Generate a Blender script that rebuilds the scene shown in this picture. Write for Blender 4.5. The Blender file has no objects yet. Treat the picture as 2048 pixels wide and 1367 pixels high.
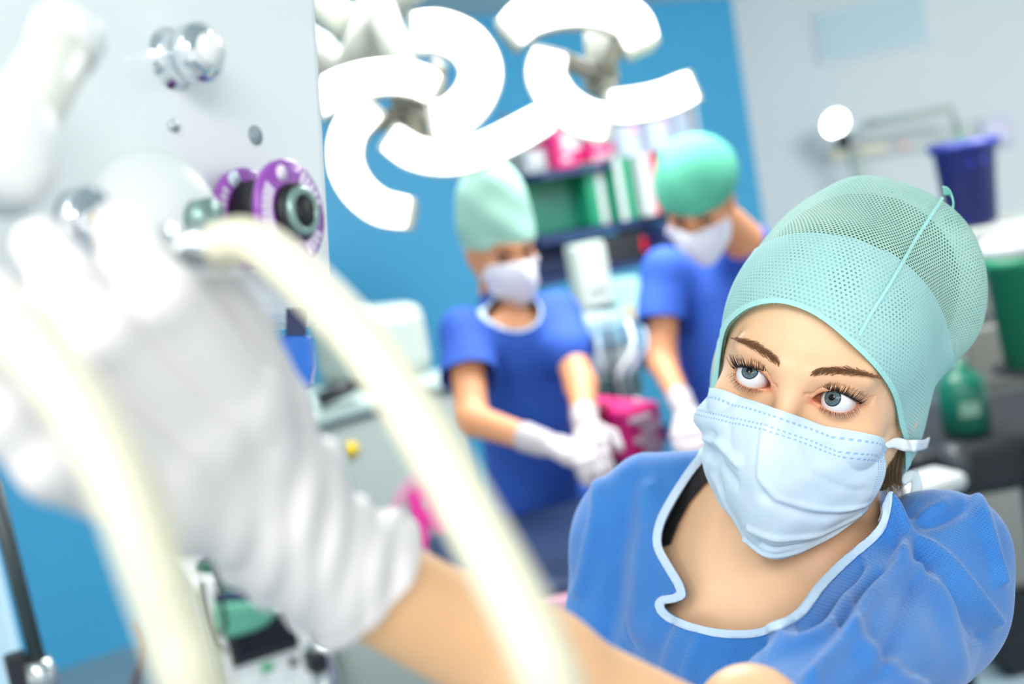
import bpy, math, random
import numpy as np
from mathutils import Vector, Matrix
random.seed(4); rng = np.random.default_rng(4)
scene = bpy.context.scene
# ---------------------------------------------------------------- camera, world, lights, exposure
FPX = 2275.0; CAMZ = 1.8; PITCH = 7.0; ROLL = 10.0
cam_data = bpy.data.cameras.new('camera'); cam_data.sensor_width = 36; cam_data.lens = 36 * FPX / 2048
cam = bpy.data.objects.new('camera', cam_data); scene.collection.objects.link(cam)
M3 = (Matrix.Rotation(math.radians(90 - PITCH), 3, 'X') @ Matrix.Rotation(math.radians(-ROLL), 3, 'Z'))
cam.matrix_world = Matrix.Translation((0, 0, CAMZ)) @ M3.to_4x4()
cam_data.clip_start = 0.02
cam_data.dof.use_dof = True; cam_data.dof.focus_distance = 0.80; cam_data.dof.aperture_fstop = 3.4
cam_data.dof.aperture_blades = 0
scene.camera = cam
world = bpy.data.worlds.new('world'); scene.world = world; world.use_nodes = True
world.node_tree.nodes['Background'].inputs[0].default_value = (0.93, 0.97, 1.0, 1)
world.node_tree.nodes['Background'].inputs[1].default_value = 0.7
scene.view_settings.view_transform = 'Standard'; scene.view_settings.look = 'None'
scene.view_settings.gamma = 1; scene.view_settings.use_curve_mapping = False
scene.view_settings.exposure = 0.82
scene.cycles.use_denoising = True
scene.cycles.adaptive_threshold = 0.05; scene.cycles.max_bounces = 5; scene.cycles.diffuse_bounces = 3; scene.cycles.glossy_bounces = 3; scene.cycles.transparent_max_bounces = 8
def area_light(name, loc, size, power, aim, col=(1, 1, 1)):
    d = bpy.data.lights.new(name, 'AREA'); d.shape = 'RECTANGLE'; d.size = size[0]; d.size_y = size[1]; d.energy = power; d.color = col
    o = bpy.data.objects.new(name, d); scene.collection.objects.link(o); o.location = loc
    o.rotation_euler = (Vector(aim) - Vector(loc)).to_track_quat('-Z', 'Y').to_euler(); return o
area_light('ceiling_lamp_front', (-0.9, 0.1, 2.78), (1.2, 0.9), 28, (-0.25, .9, 0), (1, .99, .97))
area_light('ceiling_lamp_back', (0.35, 2.75, 2.76), (1.6, 1.2), 50, (0.35, 2.75, 0))
area_light('ceiling_lamp_side', (2.1, 3.0, 2.76), (0.9, 0.9), 82, (2.9, 5.5, 1.2))
area_light('ceiling_lamp_entry', (0.2, -1.2, 2.78), (1.6, 0.8), 24, (0.2, 1.4, 0.6))

# ---------------------------------------------------------------- helpers
MW = np.array(M3)                                   # camera axes -> world axes
ORG = np.array([0, 0, CAMZ])
def c2w(p): return np.asarray(p, float) @ MW.T + ORG
def w2c(p): return (np.asarray(p, float) - ORG) @ MW
def C(px, py, D): return np.array([(px - 1024) / FPX * D, (683 - py) / FPX * D, -D])
def W(px, py, D): return c2w(C(px, py, D))
def ray(px, py):
    d = MW @ np.array([(px - 1024) / FPX, (683 - py) / FPX, -1.0]); return d
def on_z(px, py, z):
    d = ray(px, py); return ORG + d * ((z - CAMZ) / d[2])
def pix(c): c = np.asarray(c); return np.stack([1024 - FPX * c[:, 0] / c[:, 2], 683 + FPX * c[:, 1] / c[:, 2]], 1)

class G:                                            # tiny node-graph helper
    def __init__(s, m): s.t = m.node_tree; s.n = s.t.nodes; s.l = s.t.links
    def put(s, i, v):
        if hasattr(v, 'links') or isinstance(v, bpy.types.NodeSocket): s.l.new(v, i)
        else: i.default_value = v
    def math(s, op, a, b=None, c=None, clamp=False):
        n = s.n.new('ShaderNodeMath'); n.operation = op; n.use_clamp = clamp
        for i, v in enumerate((a, b, c)):
            if v is not None: s.put(n.inputs[i], v)
        return n.outputs[0]
    def mix(s, f, a, b):
        n = s.n.new('ShaderNodeMix'); n.data_type = 'RGBA'; s.put(n.inputs[0], f); s.put(n.inputs[6], a); s.put(n.inputs[7], b); return n.outputs[2]
    def noise(s, vec, scale, detail=3, rough=.5):
        n = s.n.new('ShaderNodeTexNoise'); n.inputs['Scale'].default_value = scale; n.inputs['Detail'].default_value = detail
        n.inputs['Roughness'].default_value = rough
        if vec is not None: s.l.new(vec, n.inputs['Vector'])
        return n.outputs[0]
    def step(s, v, a, b, lo=0., hi=1.):
        n = s.n.new('ShaderNodeMapRange'); n.interpolation_type = 'SMOOTHSTEP'; s.put(n.inputs[0], v)
        n.inputs[1].default_value = a; n.inputs[2].default_value = b; n.inputs[3].default_value = lo; n.inputs[4].default_value = hi; return n.outputs[0]
    def sep(s, v):
        n = s.n.new('ShaderNodeSeparateXYZ'); s.l.new(v, n.inputs[0]); return n.outputs
    def coord(s, k='Object'): return s.n.new('ShaderNodeTexCoord').outputs[k]
    def attr(s, k): n = s.n.new('ShaderNodeAttribute'); n.attribute_name = k; return n.outputs['Color']
    def bump(s, h, strength, dist=.001, nrm=None):
        n = s.n.new('ShaderNodeBump'); n.inputs['Strength'].default_value = strength; n.inputs['Distance'].default_value = dist
        s.l.new(h, n.inputs['Height'])
        if nrm is not None: s.l.new(nrm, n.inputs['Normal'])
        return n.outputs[0]
    def dots(s, uv, pitch, r, soft):                # hexagonal lattice of round dots: 1 in a dot
        x, y, _ = s.sep(uv); u = s.math('DIVIDE', x, pitch); v = s.math('DIVIDE', y, pitch * 1.732); d = []
        for o in (0, .5):
            a = s.math('SUBTRACT', s.math('FRACT', s.math('ADD', u, o)), .5); b = s.math('MULTIPLY', s.math('SUBTRACT', s.math('FRACT', s.math('ADD', v, o)), .5), 1.732)
            d.append(s.math('SQRT', s.math('ADD', s.math('MULTIPLY', a, a), s.math('MULTIPLY', b, b))))
        return s.step(s.math('MINIMUM', d[0], d[1]), r - soft, r + soft, 1., 0.)
def lin(c):                                         # sRGB 0-255 -> linear
    return tuple(((x / 255) / 12.92 if x / 255 <= .04045 else ((x / 255 + .055) / 1.055) ** 2.4) for x in c) + (1,)
def mat(name, rgb, rough=.5, metal=0., spec=.5, var=0., bump=0., scale=20., coat=0., emit=None, sss=0., trans=0., sheen=0.):
    m = bpy.data.materials.new(name); m.use_nodes = True; b = m.node_tree.nodes['Principled BSDF']; g = G(m)
    c = lin(rgb); b.inputs['Base Color'].default_value = c; b.inputs['Roughness'].default_value = rough; b.inputs['Metallic'].default_value = metal
    b.inputs['Specular IOR Level'].default_value = spec; b.inputs['Coat Weight'].default_value = coat; b.inputs['Sheen Weight'].default_value = sheen
    b.inputs['Transmission Weight'].default_value = trans
    if var or bump:
        no = g.noise(g.coord(), scale)
        if var:
            d = tuple(x * (1 - var) for x in c[:3]) + (1,); e = tuple(min(1, x * (1 + var)) for x in c[:3]) + (1,)
            g.l.new(g.mix(no, d, e), b.inputs['Base Color'])
        if bump: g.l.new(g.bump(no, bump, .002), b.inputs['Normal'])
    if emit: b.inputs['Emission Color'].default_value = lin(emit[0]); b.inputs['Emission Strength'].default_value = emit[1]
    if sss: b.inputs['Subsurface Weight'].default_value = sss; b.inputs['Subsurface Radius'].default_value = (1, .35, .2); b.inputs['Subsurface Scale'].default_value = .008
    return m
def bsdf(m): return m.node_tree.nodes['Principled BSDF']

def link(o): scene.collection.objects.link(o); return o
def tag(o, label=None, cat=None, group=None, kind=None):
    if label: o['label'] = label
    if cat: o['category'] = cat
    if group: o['group'] = group
    if kind: o['kind'] = kind
    return o
def thing(name, loc, label=None, cat=None, group=None):
    o = link(bpy.data.objects.new(name, None)); o.location = loc; o.empty_display_size = .05; return tag(o, label, cat, group)
def obj(name, verts, faces, m, parent=None, uv=None, smooth=True, col=None, space='c', solid=0., bevel=0.):
    """verts in camera axes (space c) or world axes (space w); stored relative to the parent"""
    v = np.asarray(verts, float)
    if space == 'c': v = c2w(v)
    p = parent; base = np.zeros(3)
    while p is not None: base = base + np.array(p.location); p = p.parent
    if parent is None: base = v.mean(0).copy(); base[2] = v[:, 2].min(); 
    me = bpy.data.meshes.new(name)
    if isinstance(faces, np.ndarray) and len(faces):
        k = faces.shape[1]; me.vertices.add(len(v)); me.vertices.foreach_set('co', (v - base).astype(np.float32).ravel())
        me.loops.add(faces.size); me.loops.foreach_set('vertex_index', faces.astype(np.int32).ravel())
        me.polygons.add(len(faces)); me.polygons.foreach_set('loop_start', np.arange(0, faces.size, k, dtype=np.int32))
        me.update(calc_edges=True); me.validate()
    else:
        me.from_pydata([tuple(x) for x in (v - base)], [], [tuple(int(i) for i in f) for f in faces]); me.update()
    if smooth: me.polygons.foreach_set('use_smooth', [True] * len(me.polygons))
    if uv is not None:
        li = np.empty(len(me.loops), np.int32); me.loops.foreach_get('vertex_index', li)
        l = me.uv_layers.new(name='UVMap'); l.data.foreach_set('uv', np.asarray(uv)[li].astype(np.float32).ravel())
    if col is not None:
        a = me.color_attributes.new('tint', 'FLOAT_COLOR', 'POINT'); cc = np.ones((len(v), 4), np.float32); cc[:, :3] = np.asarray(col).reshape(len(v), -1)
        a.data.foreach_set('color', cc.ravel())
    me.materials.append(m)
    o = link(bpy.data.objects.new(name, me))
    if parent is not None: o.parent = parent
    else: o.location = base
    if solid:
        s = o.modifiers.new('thickness', 'SOLIDIFY'); s.thickness = solid; s.offset = 0
    if bevel:
        s = o.modifiers.new('bevel', 'BEVEL'); s.width = bevel; s.segments = 3; s.limit_method = 'ANGLE'
    return o

# ---- signed distance modelling
def smin(a, b, k): h = np.clip(.5 + .5 * (b - a) / k, 0, 1); return b + (a - b) * h - k * h * (1 - h)
def smax(a, b, k): return -smin(-a, -b, k)
def caps(p, a, b, ra, rb=None):
    rb = ra if rb is None else rb; a = np.asarray(a, float); ab = np.asarray(b, float) - a; t = np.clip(((p - a) @ ab) / max(ab @ ab, 1e-9), 0, 1)
    return np.linalg.norm(p - a - t[:, None] * ab, axis=1) - (ra + (rb - ra) * t)
def ell(p, c, r):
    r = np.asarray(r, float); q = (p - np.asarray(c)) ; k = np.linalg.norm(q / r, axis=1); k2 = np.linalg.norm(q / (r * r), axis=1) + 1e-9; return k * (k - 1) / k2
def chain(p, pts, rs, k=.01):
    d = caps(p, pts[0], pts[1], rs[0], rs[1])
    for i in range(1, len(pts) - 1): d = smin(d, caps(p, pts[i], pts[i + 1], rs[i], rs[i + 1]), k)
    return d
def surf(f, lo, hi, h, B=8, slack=1.6, project=1):
    """sparse surface nets: quads of f = 0"""
    lo = np.asarray(lo, float); hi = np.asarray(hi, float); n = np.ceil((hi - lo) / h).astype(int)
    def ev(p, ch=400000): return np.concatenate([f(p[i:i + ch]) for i in range(0, len(p), ch)])
    Bs = B * 4; nb = np.ceil(n / Bs).astype(int)
    g = np.stack(np.meshgrid(*[np.arange(x) for x in nb], indexing='ij'), -1).reshape(-1, 3)
    d = ev(lo + (g + .5) * Bs * h); g = g[np.abs(d) < Bs * h * .87 * slack]
    o = np.stack(np.meshgrid(*[np.arange(4)] * 3, indexing='ij'), -1).reshape(-1, 3)
    g = (g[:, None] * 4 + o[None]).reshape(-1, 3); d = ev(lo + (g + .5) * B * h); g = g[np.abs(d) < B * h * .87 * slack]
    o = np.stack(np.meshgrid(*[np.arange(B + 1)] * 3, indexing='ij'), -1).reshape(-1, 3)
    cells = []; vs = []; quads = []; S = int(n.max()) + 2 * Bs + 9
    key = lambda c: (c[..., 0].astype(np.int64) * S + c[..., 1]) * S + c[..., 2]
    for s in range(0, len(g), 400):
        gb = g[s:s + 400]; ci = gb[:, None] * B + o[None]; v = ev(lo + ci.reshape(-1, 3) * h).reshape(-1, B + 1, B + 1, B + 1); ins = v < 0
        acc = np.zeros(v.shape[:1] + (B, B, B, 3)); cnt = np.zeros(v.shape[:1] + (B, B, B))
        for ax in range(3):
            oth = [a for a in range(3) if a != ax]
            for i in (0, 1):
                for j in (0, 1):
                    sl0 = [slice(None)] * 4; sl0[1 + ax] = slice(0, B); sl0[1 + oth[0]] = slice(i, i + B); sl0[1 + oth[1]] = slice(j, j + B)
                    sl1 = list(sl0); sl1[1 + ax] = slice(1, B + 1); a = v[tuple(sl0)]; b = v[tuple(sl1)]; x = (a < 0) != (b < 0)
                    t = np.where(x, a / np.where(x, a - b, 1), 0); off = np.zeros(a.shape + (3,)); off[..., ax] = t; off[..., oth[0]] = i; off[..., oth[1]] = j
                    acc += off * x[..., None]; cnt += x
            e0 = ins[:, :B, :B, :B]; sl = [slice(None)] + [slice(0, B)] * 3; sl[1 + ax] = slice(1, B + 1); x = e0 != ins[tuple(sl)]
            w = np.argwhere(x)
            if len(w):
                c = gb[w[:, 0]] * B + w[:, 1:]; sg = e0[x]; q = []
                for i, j in ((0, 0), (1, 0), (1, 1), (0, 1)):
                    cc = c.copy(); cc[:, oth[0]] -= i; cc[:, oth[1]] -= j; q.append(key(cc))
                q = np.stack(q, 1); fl = sg if ax != 1 else ~sg; q[~fl] = q[~fl][:, ::-1]; quads.append(q)
        m = cnt > 0; w = np.argwhere(m)
        if len(w):
            c = gb[w[:, 0]] * B + w[:, 1:]; cells.append(key(c)); vs.append(lo + (c + acc[m] / cnt[m][:, None]) * h)
    cells = np.concatenate(cells); vs = np.concatenate(vs); quads = np.concatenate(quads)
    od = np.argsort(cells); cells = cells[od]; vs = vs[od]; ix = np.clip(np.searchsorted(cells, quads), 0, len(cells) - 1)
    ok = (cells[ix] == quads).all(1); quads = ix[ok]
    for _ in range(project):
        d = ev(vs); e = h * .3; gr = np.stack([ev(vs + np.eye(3)[a] * e) - d for a in range(3)], 1) / e
        st = np.clip(d, -h, h)[:, None] * gr / (np.sum(gr * gr, 1)[:, None] + .2); st = np.nan_to_num(st); st *= np.minimum(1, h / (np.linalg.norm(st, axis=1)[:, None] + 1e-12)); vs = vs - st * .8
    return vs, quads
def nrmls(v, f):
    n = np.zeros_like(v); a = v[f[:, 0]]; fn = np.cross(v[f[:, 1]] - a, v[f[:, 2]] - a) + (np.cross(v[f[:, 2]] - a, v[f[:, 3]] - a) if f.shape[1] == 4 else 0)
    for k in range(f.shape[1]): np.add.at(n, f[:, k], fn)
    return n / (np.linalg.norm(n, axis=1)[:, None] + 1e-12)
def tris(f): return f if f.shape[1] == 3 else np.concatenate([f[:, [0, 1, 2]], f[:, [0, 2, 3]]])
def clip(v, f, g):
    """keep the side g > 0 of a mesh, cut cleanly; v may carry extra columns"""
    f = tris(f); s = g > 0; c = s[f].sum(1); keep = f[c == 3]; new = []; nv = [v]; ns = [g]; base = len(v)
    mt = f[(c == 1) | (c == 2)]
    if len(mt):
        e = np.concatenate([mt[:, [0, 1]], mt[:, [1, 2]], mt[:, [2, 0]]]); e = e[s[e[:, 0]] != s[e[:, 1]]]; e.sort(1)
        kk = np.unique(e[:, 0].astype(np.int64) * (len(v) + 1) + e[:, 1]); a = kk // (len(v) + 1); b = kk % (len(v) + 1)
        t = g[a] / (g[a] - g[b]); nv.append(v[a] + (v[b] - v[a]) * t[:, None])
        def ed(x, y): q = np.sort(np.stack([x, y], 1), 1); return base + np.searchsorted(kk, q[:, 0].astype(np.int64) * (len(v) + 1) + q[:, 1])
        for cnt in (1, 2):
            for r in range(3):
                m = mt[s[mt].sum(1) == cnt]; m = np.roll(m, -r, axis=1)
                k0 = s[m[:, 0]] if cnt == 1 else ~s[m[:, 0]]; m = m[k0]
                if not len(m): continue
                p = ed(m[:, 0], m[:, 1]); q = ed(m[:, 0], m[:, 2])
                if cnt == 1: new.append(np.stack([m[:, 0], p, q], 1))
                else: new += [np.stack([p, m[:, 1], m[:, 2]], 1), np.stack([p, m[:, 2], q], 1)]
    V = np.concatenate(nv); F = np.concatenate([keep] + new)
    u, inv = np.unique(F, return_inverse=True); return V[u], inv.reshape(F.shape)
def largest(v, f):
    lab = np.arange(len(v))
    while True:
        m = lab[f].min(1); n = lab.copy()
        for k in range(f.shape[1]): np.minimum.at(n, f[:, k], m)
        if (n == lab).all(): break
        lab = n
    u, c = np.unique(lab[f[:, 0]], return_counts=True); k = u[c.argmax()]; F = f[lab[f[:, 0]] == k]; w, inv = np.unique(F, return_inverse=True); return v[w], inv.reshape(F.shape)
def pdist(P, poly, closed=True):
    poly = np.asarray(poly, float); d = np.full(len(P), 1e9); n = len(poly)
    for i in range(n if closed else n - 1):
        a = poly[i]; ab = poly[(i + 1) % n] - a; t = np.clip(((P - a) @ ab) / (ab @ ab + 1e-9), 0, 1); d = np.minimum(d, np.hypot(*(P - a - t[:, None] * ab).T))
    return d
def inpoly(P, poly):                                # signed: + inside
    poly = np.asarray(poly, float); ins = np.zeros(len(P), bool); n = len(poly)
    for i in range(n):
        a, b = poly[i], poly[(i + 1) % n]; c = (a[1] > P[:, 1]) != (b[1] > P[:, 1]); x = a[0] + (P[:, 1] - a[1]) * (b[0] - a[0]) / (b[1] - a[1] + 1e-12); ins ^= c & (P[:, 0] < x)
    return np.where(ins, 1, -1) * pdist(P, poly)
def curve(pts, n=8, closed=False):                  # Catmull-Rom through rows of numbers
    p = np.asarray(pts, float); q = np.vstack([p[-1:], p, p[:2]]) if closed else np.vstack([2 * p[0] - p[1], p, 2 * p[-1] - p[-2]]); out = []
    for i in range(len(q) - 3):
        a, b, c, d = q[i:i + 4]
        for t in np.arange(n) / n: out.append(.5 * (2 * b + (c - a) * t + (2 * a - 5 * b + 4 * c - d) * t * t + (3 * b - a - 3 * c + d) * t ** 3))
    if not closed: out.append(p[-1])
    return np.array(out)
def tube(pts, r, n=12, cap=True, flat=1.0):
    p = np.asarray(pts, float); r = np.broadcast_to(np.asarray(r, float), (len(p),)); t = np.gradient(p, axis=0); t /= np.linalg.norm(t, axis=1)[:, None] + 1e-12
    u = np.cross(t[0], [.3, .9, .2]); u /= np.linalg.norm(u); V = []
    for i in range(len(p)):
        u = u - t[i] * (u @ t[i]); u /= np.linalg.norm(u) + 1e-12; w = np.cross(t[i], u)
        for k in range(n): a = 2 * math.pi * k / n; V.append(p[i] + (u * math.cos(a) + w * math.sin(a) * flat) * r[i])
    F = [(i * n + k, i * n + (k + 1) % n, (i + 1) * n + (k + 1) % n, (i + 1) * n + k) for i in range(len(p) - 1) for k in range(n)]
    if cap: F += [tuple(range(n))[::-1], tuple((len(p) - 1) * n + k for k in range(n))]
    return np.array(V), F
def merge(*parts):
    V = []; F = []; b = 0
    for v, f in parts: V.append(np.asarray(v, float)); F += [tuple(int(i) + b for i in q) for q in f]; b += len(v)
    return np.concatenate(V), F
def lathe(c, ax, prof, n=40):                       # prof: (along, radius)
    c = np.asarray(c, float); ax = np.asarray(ax, float); ax = ax / np.linalg.norm(ax); u = np.cross(ax, [.1, .2, .97]); u /= np.linalg.norm(u); w = np.cross(ax, u)
    V = [c + ax * s + (u * math.cos(2 * math.pi * k / n) + w * math.sin(2 * math.pi * k / n)) * max(r, 1e-5) for s, r in prof for k in range(n)]
    F = [(i * n + k, i * n + (k + 1) % n, (i + 1) * n + (k + 1) % n, (i + 1) * n + k) for i in range(len(prof) - 1) for k in range(n)]
    F += [tuple(range(n))[::-1], tuple((len(prof) - 1) * n + k for k in range(n))]
    return np.array(V), F
def box(c, s, ax=None):                             # centre, full sizes, axes rows
    A = np.eye(3) if ax is None else np.asarray(ax, float); c = np.asarray(c, float)
    V = [c + (A[0] * s[0] * i + A[1] * s[1] * j + A[2] * s[2] * k) * .5 for i in (-1, 1) for j in (-1, 1) for k in (-1, 1)]
    F = [(0, 1, 3, 2), (4, 6, 7, 5), (0, 4, 5, 1), (2, 3, 7, 6), (0, 2, 6, 4), (1, 5, 7, 3)]
    if np.linalg.det(A) < 0: F = [q[::-1] for q in F]
    return np.array(V), F
def prism(poly, o, u, v, n, t):                     # polygon in plane (u, v) at o, extruded t along n
    o, u, v, n = [np.asarray(x, float) for x in (o, u, v, n)]; k = len(poly); a = [o + u * x + v * y for x, y in poly]; b = [q + n * t for q in a]
    F = [tuple(range(k))[::-1], tuple(range(k, 2 * k))] + [(i, (i + 1) % k, k + (i + 1) % k, k + i) for i in range(k)]
    return np.array(a + b), F
# ---------------------------------------------------------------- the room
CEIL = 2.85
wa = on_z(640, 58, CEIL); wb = on_z(1462, -8, CEIL); wd = (wb - wa); wd[2] = 0; wd /= np.linalg.norm(wd)
corner = wb.copy(); corner[2] = 0; left_end = wa - wd * 4; left_end[2] = 0
# the white wall runs from the corner towards the camera's right
wdir = np.array([math.cos(math.radians(-14)), math.sin(math.radians(-14)), 0]); right_end = corner + wdir * 6.5
def wall(name, a, b, m, t=.12):
    d = (b - a) / np.linalg.norm(b - a); n = np.array([-d[1], d[0], 0])
    if n @ (np.array([0, 2., 0]) - a) > 0: n = -n
    c = (a + b) / 2 + n * t / 2 + np.array([0, 0, CEIL / 2]); v, f = box(c, (np.linalg.norm(b - a), t, CEIL), [d, n, [0, 0, 1]])
    return tag(obj(name, v, f, m, space='w', smooth=False), kind='structure'), n
m_bluewall = mat('blue_wall_paint', (66, 168, 214), .45, var=.04, scale=3)
m_white = mat('white_wall_paint', (210, 218, 219), .6, var=.02, scale=2)
m_ceil = mat('ceiling_paint', (214, 222, 218), .7)
m_floor = mat('grey_vinyl_floor', (138, 160, 170), .35, var=.05, scale=5)
wall('wall_left', left_end, corner + wd * .0, m_bluewall); _, nR = wall('wall_right', corner, right_end, m_white)
v, f = box((0.5, 3.6, -.05), (11, 13, .1)); tag(obj('floor', v, f, m_floor, space='w', smooth=False), kind='structure')
v, f = box((0.5, 3.6, CEIL + .05), (11, 13, .1)); tag(obj('ceiling', v, f, m_ceil, space='w', smooth=False), kind='structure')
# ---------------------------------------------------------------- the woman in front
HC = np.array([.2365, -.0222, -.883])
HR = np.array([[0.8840189518964797, -0.44922495124678985, 0.1292572468572225], [-0.21864656977234753, -0.15296872640485418, 0.9637397191507903], [0.41316361191975226, 0.880225830068247, 0.23344874783563999]])
_a = math.radians(2.5); _F = HR[:, 1]; _K = np.array([[0, -_F[2], _F[1]], [_F[2], 0, -_F[0]], [-_F[1], _F[0], 0]]); _Q = np.eye(3) - math.sin(_a) * _K + (1 - math.cos(_a)) * _K @ _K
HR = _Q @ HR
def hl(p): return (p - HC) @ HR                     # camera -> head (x her left, y forward, z up)
def lh(q): return np.asarray(q, float) @ HR.T + HC
EYE = [np.array([s * .0315, .0725, 0.]) for s in (-1, 1)]; ER = .0123
def px_on(px, py, y):                               # head point with forward coordinate y seen at a pixel
    d = C(px, py, 1.0); o = hl(np.zeros((1, 3)))[0]; dd = d @ HR; t = (y - o[1]) / dd[1]; return o + dd * t
def almond(q, s):                                   # signed eye opening in the head's x, z plane (negative inside)
    x = (q[:, 0] * s - .0308) / .0160; z = q[:, 2] + .0008 - x * .0014
    xx = np.clip(x, -1, 1); up = .0090 * (1 - xx ** 2) ** .75 * (1 + .12 * xx * -1); dn = -.0052 * (1 - xx ** 2) ** .8 * (1 + .25 * xx)
    return np.maximum(np.maximum(z - up, dn - z), (np.abs(x) - 1) * .015)
def head_sdf(q):
    d = ell(q, (0, -.018, .028), (.0725, .094, .090))
    d = smin(d, ell(q, (0, .010, -.005), (.065, .074, .080)), .02)
    d = smin(d, ell(q, (0, .022, -.055), (.050, .056, .060)), .03)
    d = smin(d, ell(q, (0, .060, -.100), (.022, .025, .017)), .03)
    ax = q.copy(); ax[:, 0] = np.abs(ax[:, 0])
    d = smin(d, caps(ax, (.056, -.005, -.045), (.030, .040, -.095), .014, .012), .03)
    d = smin(d, ell(ax, (.040, .055, -.029), (.020, .020, .019)), .022)
    d = smin(d, caps(ax, (.010, .0815, .0165), (.042, .066, .019), .0075, .0065), .016)
    d = smax(d, -ell(ax, (.0315, .0985, -.001), (.021, .0125, .0125)), .012)
    d = smin(d, caps(q, (0, .079, .012), (0, .104, -.036), .0065, .0080), .013)
    d = smin(d, ell(q, (0, .1045, -.040), (.0095, .0095, .0085)), .006)
    d = smin(d, ell(ax, (.0115, .094, -.044), (.0065, .009, .0065)), .005)
    d = smin(d, ell(q, (0, .079, -.070), (.020, .010, .010)), .012)
    for s in (-1, 1):
        e = EYE[0 if s < 0 else 1]; m = np.abs(q[:, 0] - e[0]) + np.abs(q[:, 1] - .08) + np.abs(q[:, 2]) < .09
        if m.any():
            w = q[m]; al = almond(w, s)
            lid = np.linalg.norm(w - e, axis=1) - (ER + .0016)
            lid = np.maximum(lid, .066 - w[:, 1]); dm = smin(d[m], lid, .0045)
            rim = np.abs(al - .0002) ; dm = dm - .0005 * np.exp(-(rim / .0012) ** 2)
            up = w[:, 2] > 0; cr = np.exp(-((al - .0042) / .0011) ** 2) * up; dm = dm + .0011 * cr
            cut = np.maximum(al, .0705 - w[:, 1]); dm = smax(dm, -cut, .0007)
            d[m] = dm
    return d
def ear(q):
    w = q.copy(); w[:, 0] = np.abs(w[:, 0]); return ell(w, (.073, -.012, -.012), (.010, .019, .031))
# torso in camera axes
NB = lh([0, -.028, -.165]); R_SH = C(1284, 1078, 1.04); L_SH = C(1840, 1195, .86); L_EL = C(1530, 1590, .57); L_WR = C(560, 1070, .435)
NOTCH = C(1500, 1215, .885); CHEST = C(1560, 1560, 1.02); BELLY = C(1560, 1900, 1.06)
R_EL = C(1205, 1620, 1.06)
FING = [  # px, py, depth, radius
 [(500, 820, .415, .013), (330, 600, .385, .0115), (272, 520, .388, .0100), (235, 455, .40, .0088)],
 [(420, 880, .405, .013), (215, 670, .375, .0112), (140, 570, .375, .0100), (85, 490, .385, .0088)],
 [(350, 950, .395, .012), (110, 770, .362, .0105), (40, 670, .362, .0095), (-20, 590, .37, .0085)],
 [(330, 1020, .390, .0115), (110, 930, .355, .0100), (20, 840, .350, .0090), (-40, 750, .35, .0080)]]
THUMB = [(600, 960, .44, .015), (548, 815, .44, .0125), (490, 670, .435, .0105), (440, 575, .425, .0090)]
def arm_sdf(p, off=0.):
    d = caps(p, L_EL, L_EL * .45 + L_WR * .55, .033 + off, .0248 + off); d = smin(d, caps(p, L_EL * .45 + L_WR * .55, L_WR, .0248 + off, .0195 + off), .02)
    d = smin(d, caps(p, L_EL, C(1502, 1442, .59), .034, .0295), .015)
    return smin(d, caps(p, L_SH, L_EL, .046 + off, .036 + off), .015)
def hand_sdf(p, off=0.):
    d = None
    for fg in FING:
        pts = [C(*x[:3]) for x in fg]; rs = [x[3] + off for x in fg]; c = chain(p, pts, rs, .004)
        pc = caps(p, L_WR, pts[0], .016 + off, rs[0]); c = smin(c, pc, .006); d = c if d is None else smin(d, c, .0035)
    pts = [C(*x[:3]) for x in THUMB]; c = chain(p, pts, [x[3] + off for x in THUMB], .004); d = smin(d, smin(c, caps(p, L_WR, pts[0], .018 + off, .015 + off), .01), .009)
    return d
def neck_sdf(p):
    q = hl(p); b = lh([0, .0, -.05]); d = caps(p, lh([0, -.030, -.05]), NB, .050, .053)
    up = lh([0, .015, -.085]); d = smin(d, caps(p, up, NOTCH + (NB - NOTCH) * .45, .034, .036), .03)
    d = smin(d, caps(p, lh([.026, -.035, -.10]), NB + (L_SH - NB) * .30 + np.array([0, .006, 0]), .038, .036), .03)
    d = smin(d, caps(p, lh([-.022, -.040, -.11]), C(1385, 985, 1.0), .036, .026), .025)
    for s, tgt in ((-1, -.028), (1, .028)):
        a = lh([s * .048, -.025, -.055]); e = NOTCH + np.array([tgt * .75, .008, -.014]); d = smin(d, caps(p, a, e + np.array([0, 0, .006]), .010, .0085), .012)
    return d
SDN = (L_SH - R_SH) / np.linalg.norm(L_SH - R_SH)
def torso_sdf(p, off=0.):
    d = caps(p, R_SH, L_SH, .050 + off, .050 + off)
    d = smin(d, caps(p, NB + (R_SH - NB) * .25 + np.array([0, .004, 0]), R_SH, .035 + off, .040 + off), .03); d = smin(d, caps(p, NB + (L_SH - NB) * .25 + np.array([0, .004, 0]), L_SH, .035 + off, .040 + off), .03)
    mid = (R_SH + L_SH) / 2; d = smin(d, caps(p, mid + np.array([0, -.05, 0]), CHEST, .105 + off, .13 + off), .06)
    d = smin(d, caps(p, CHEST, BELLY, .13 + off, .12 + off), .05)
    return d
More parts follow.
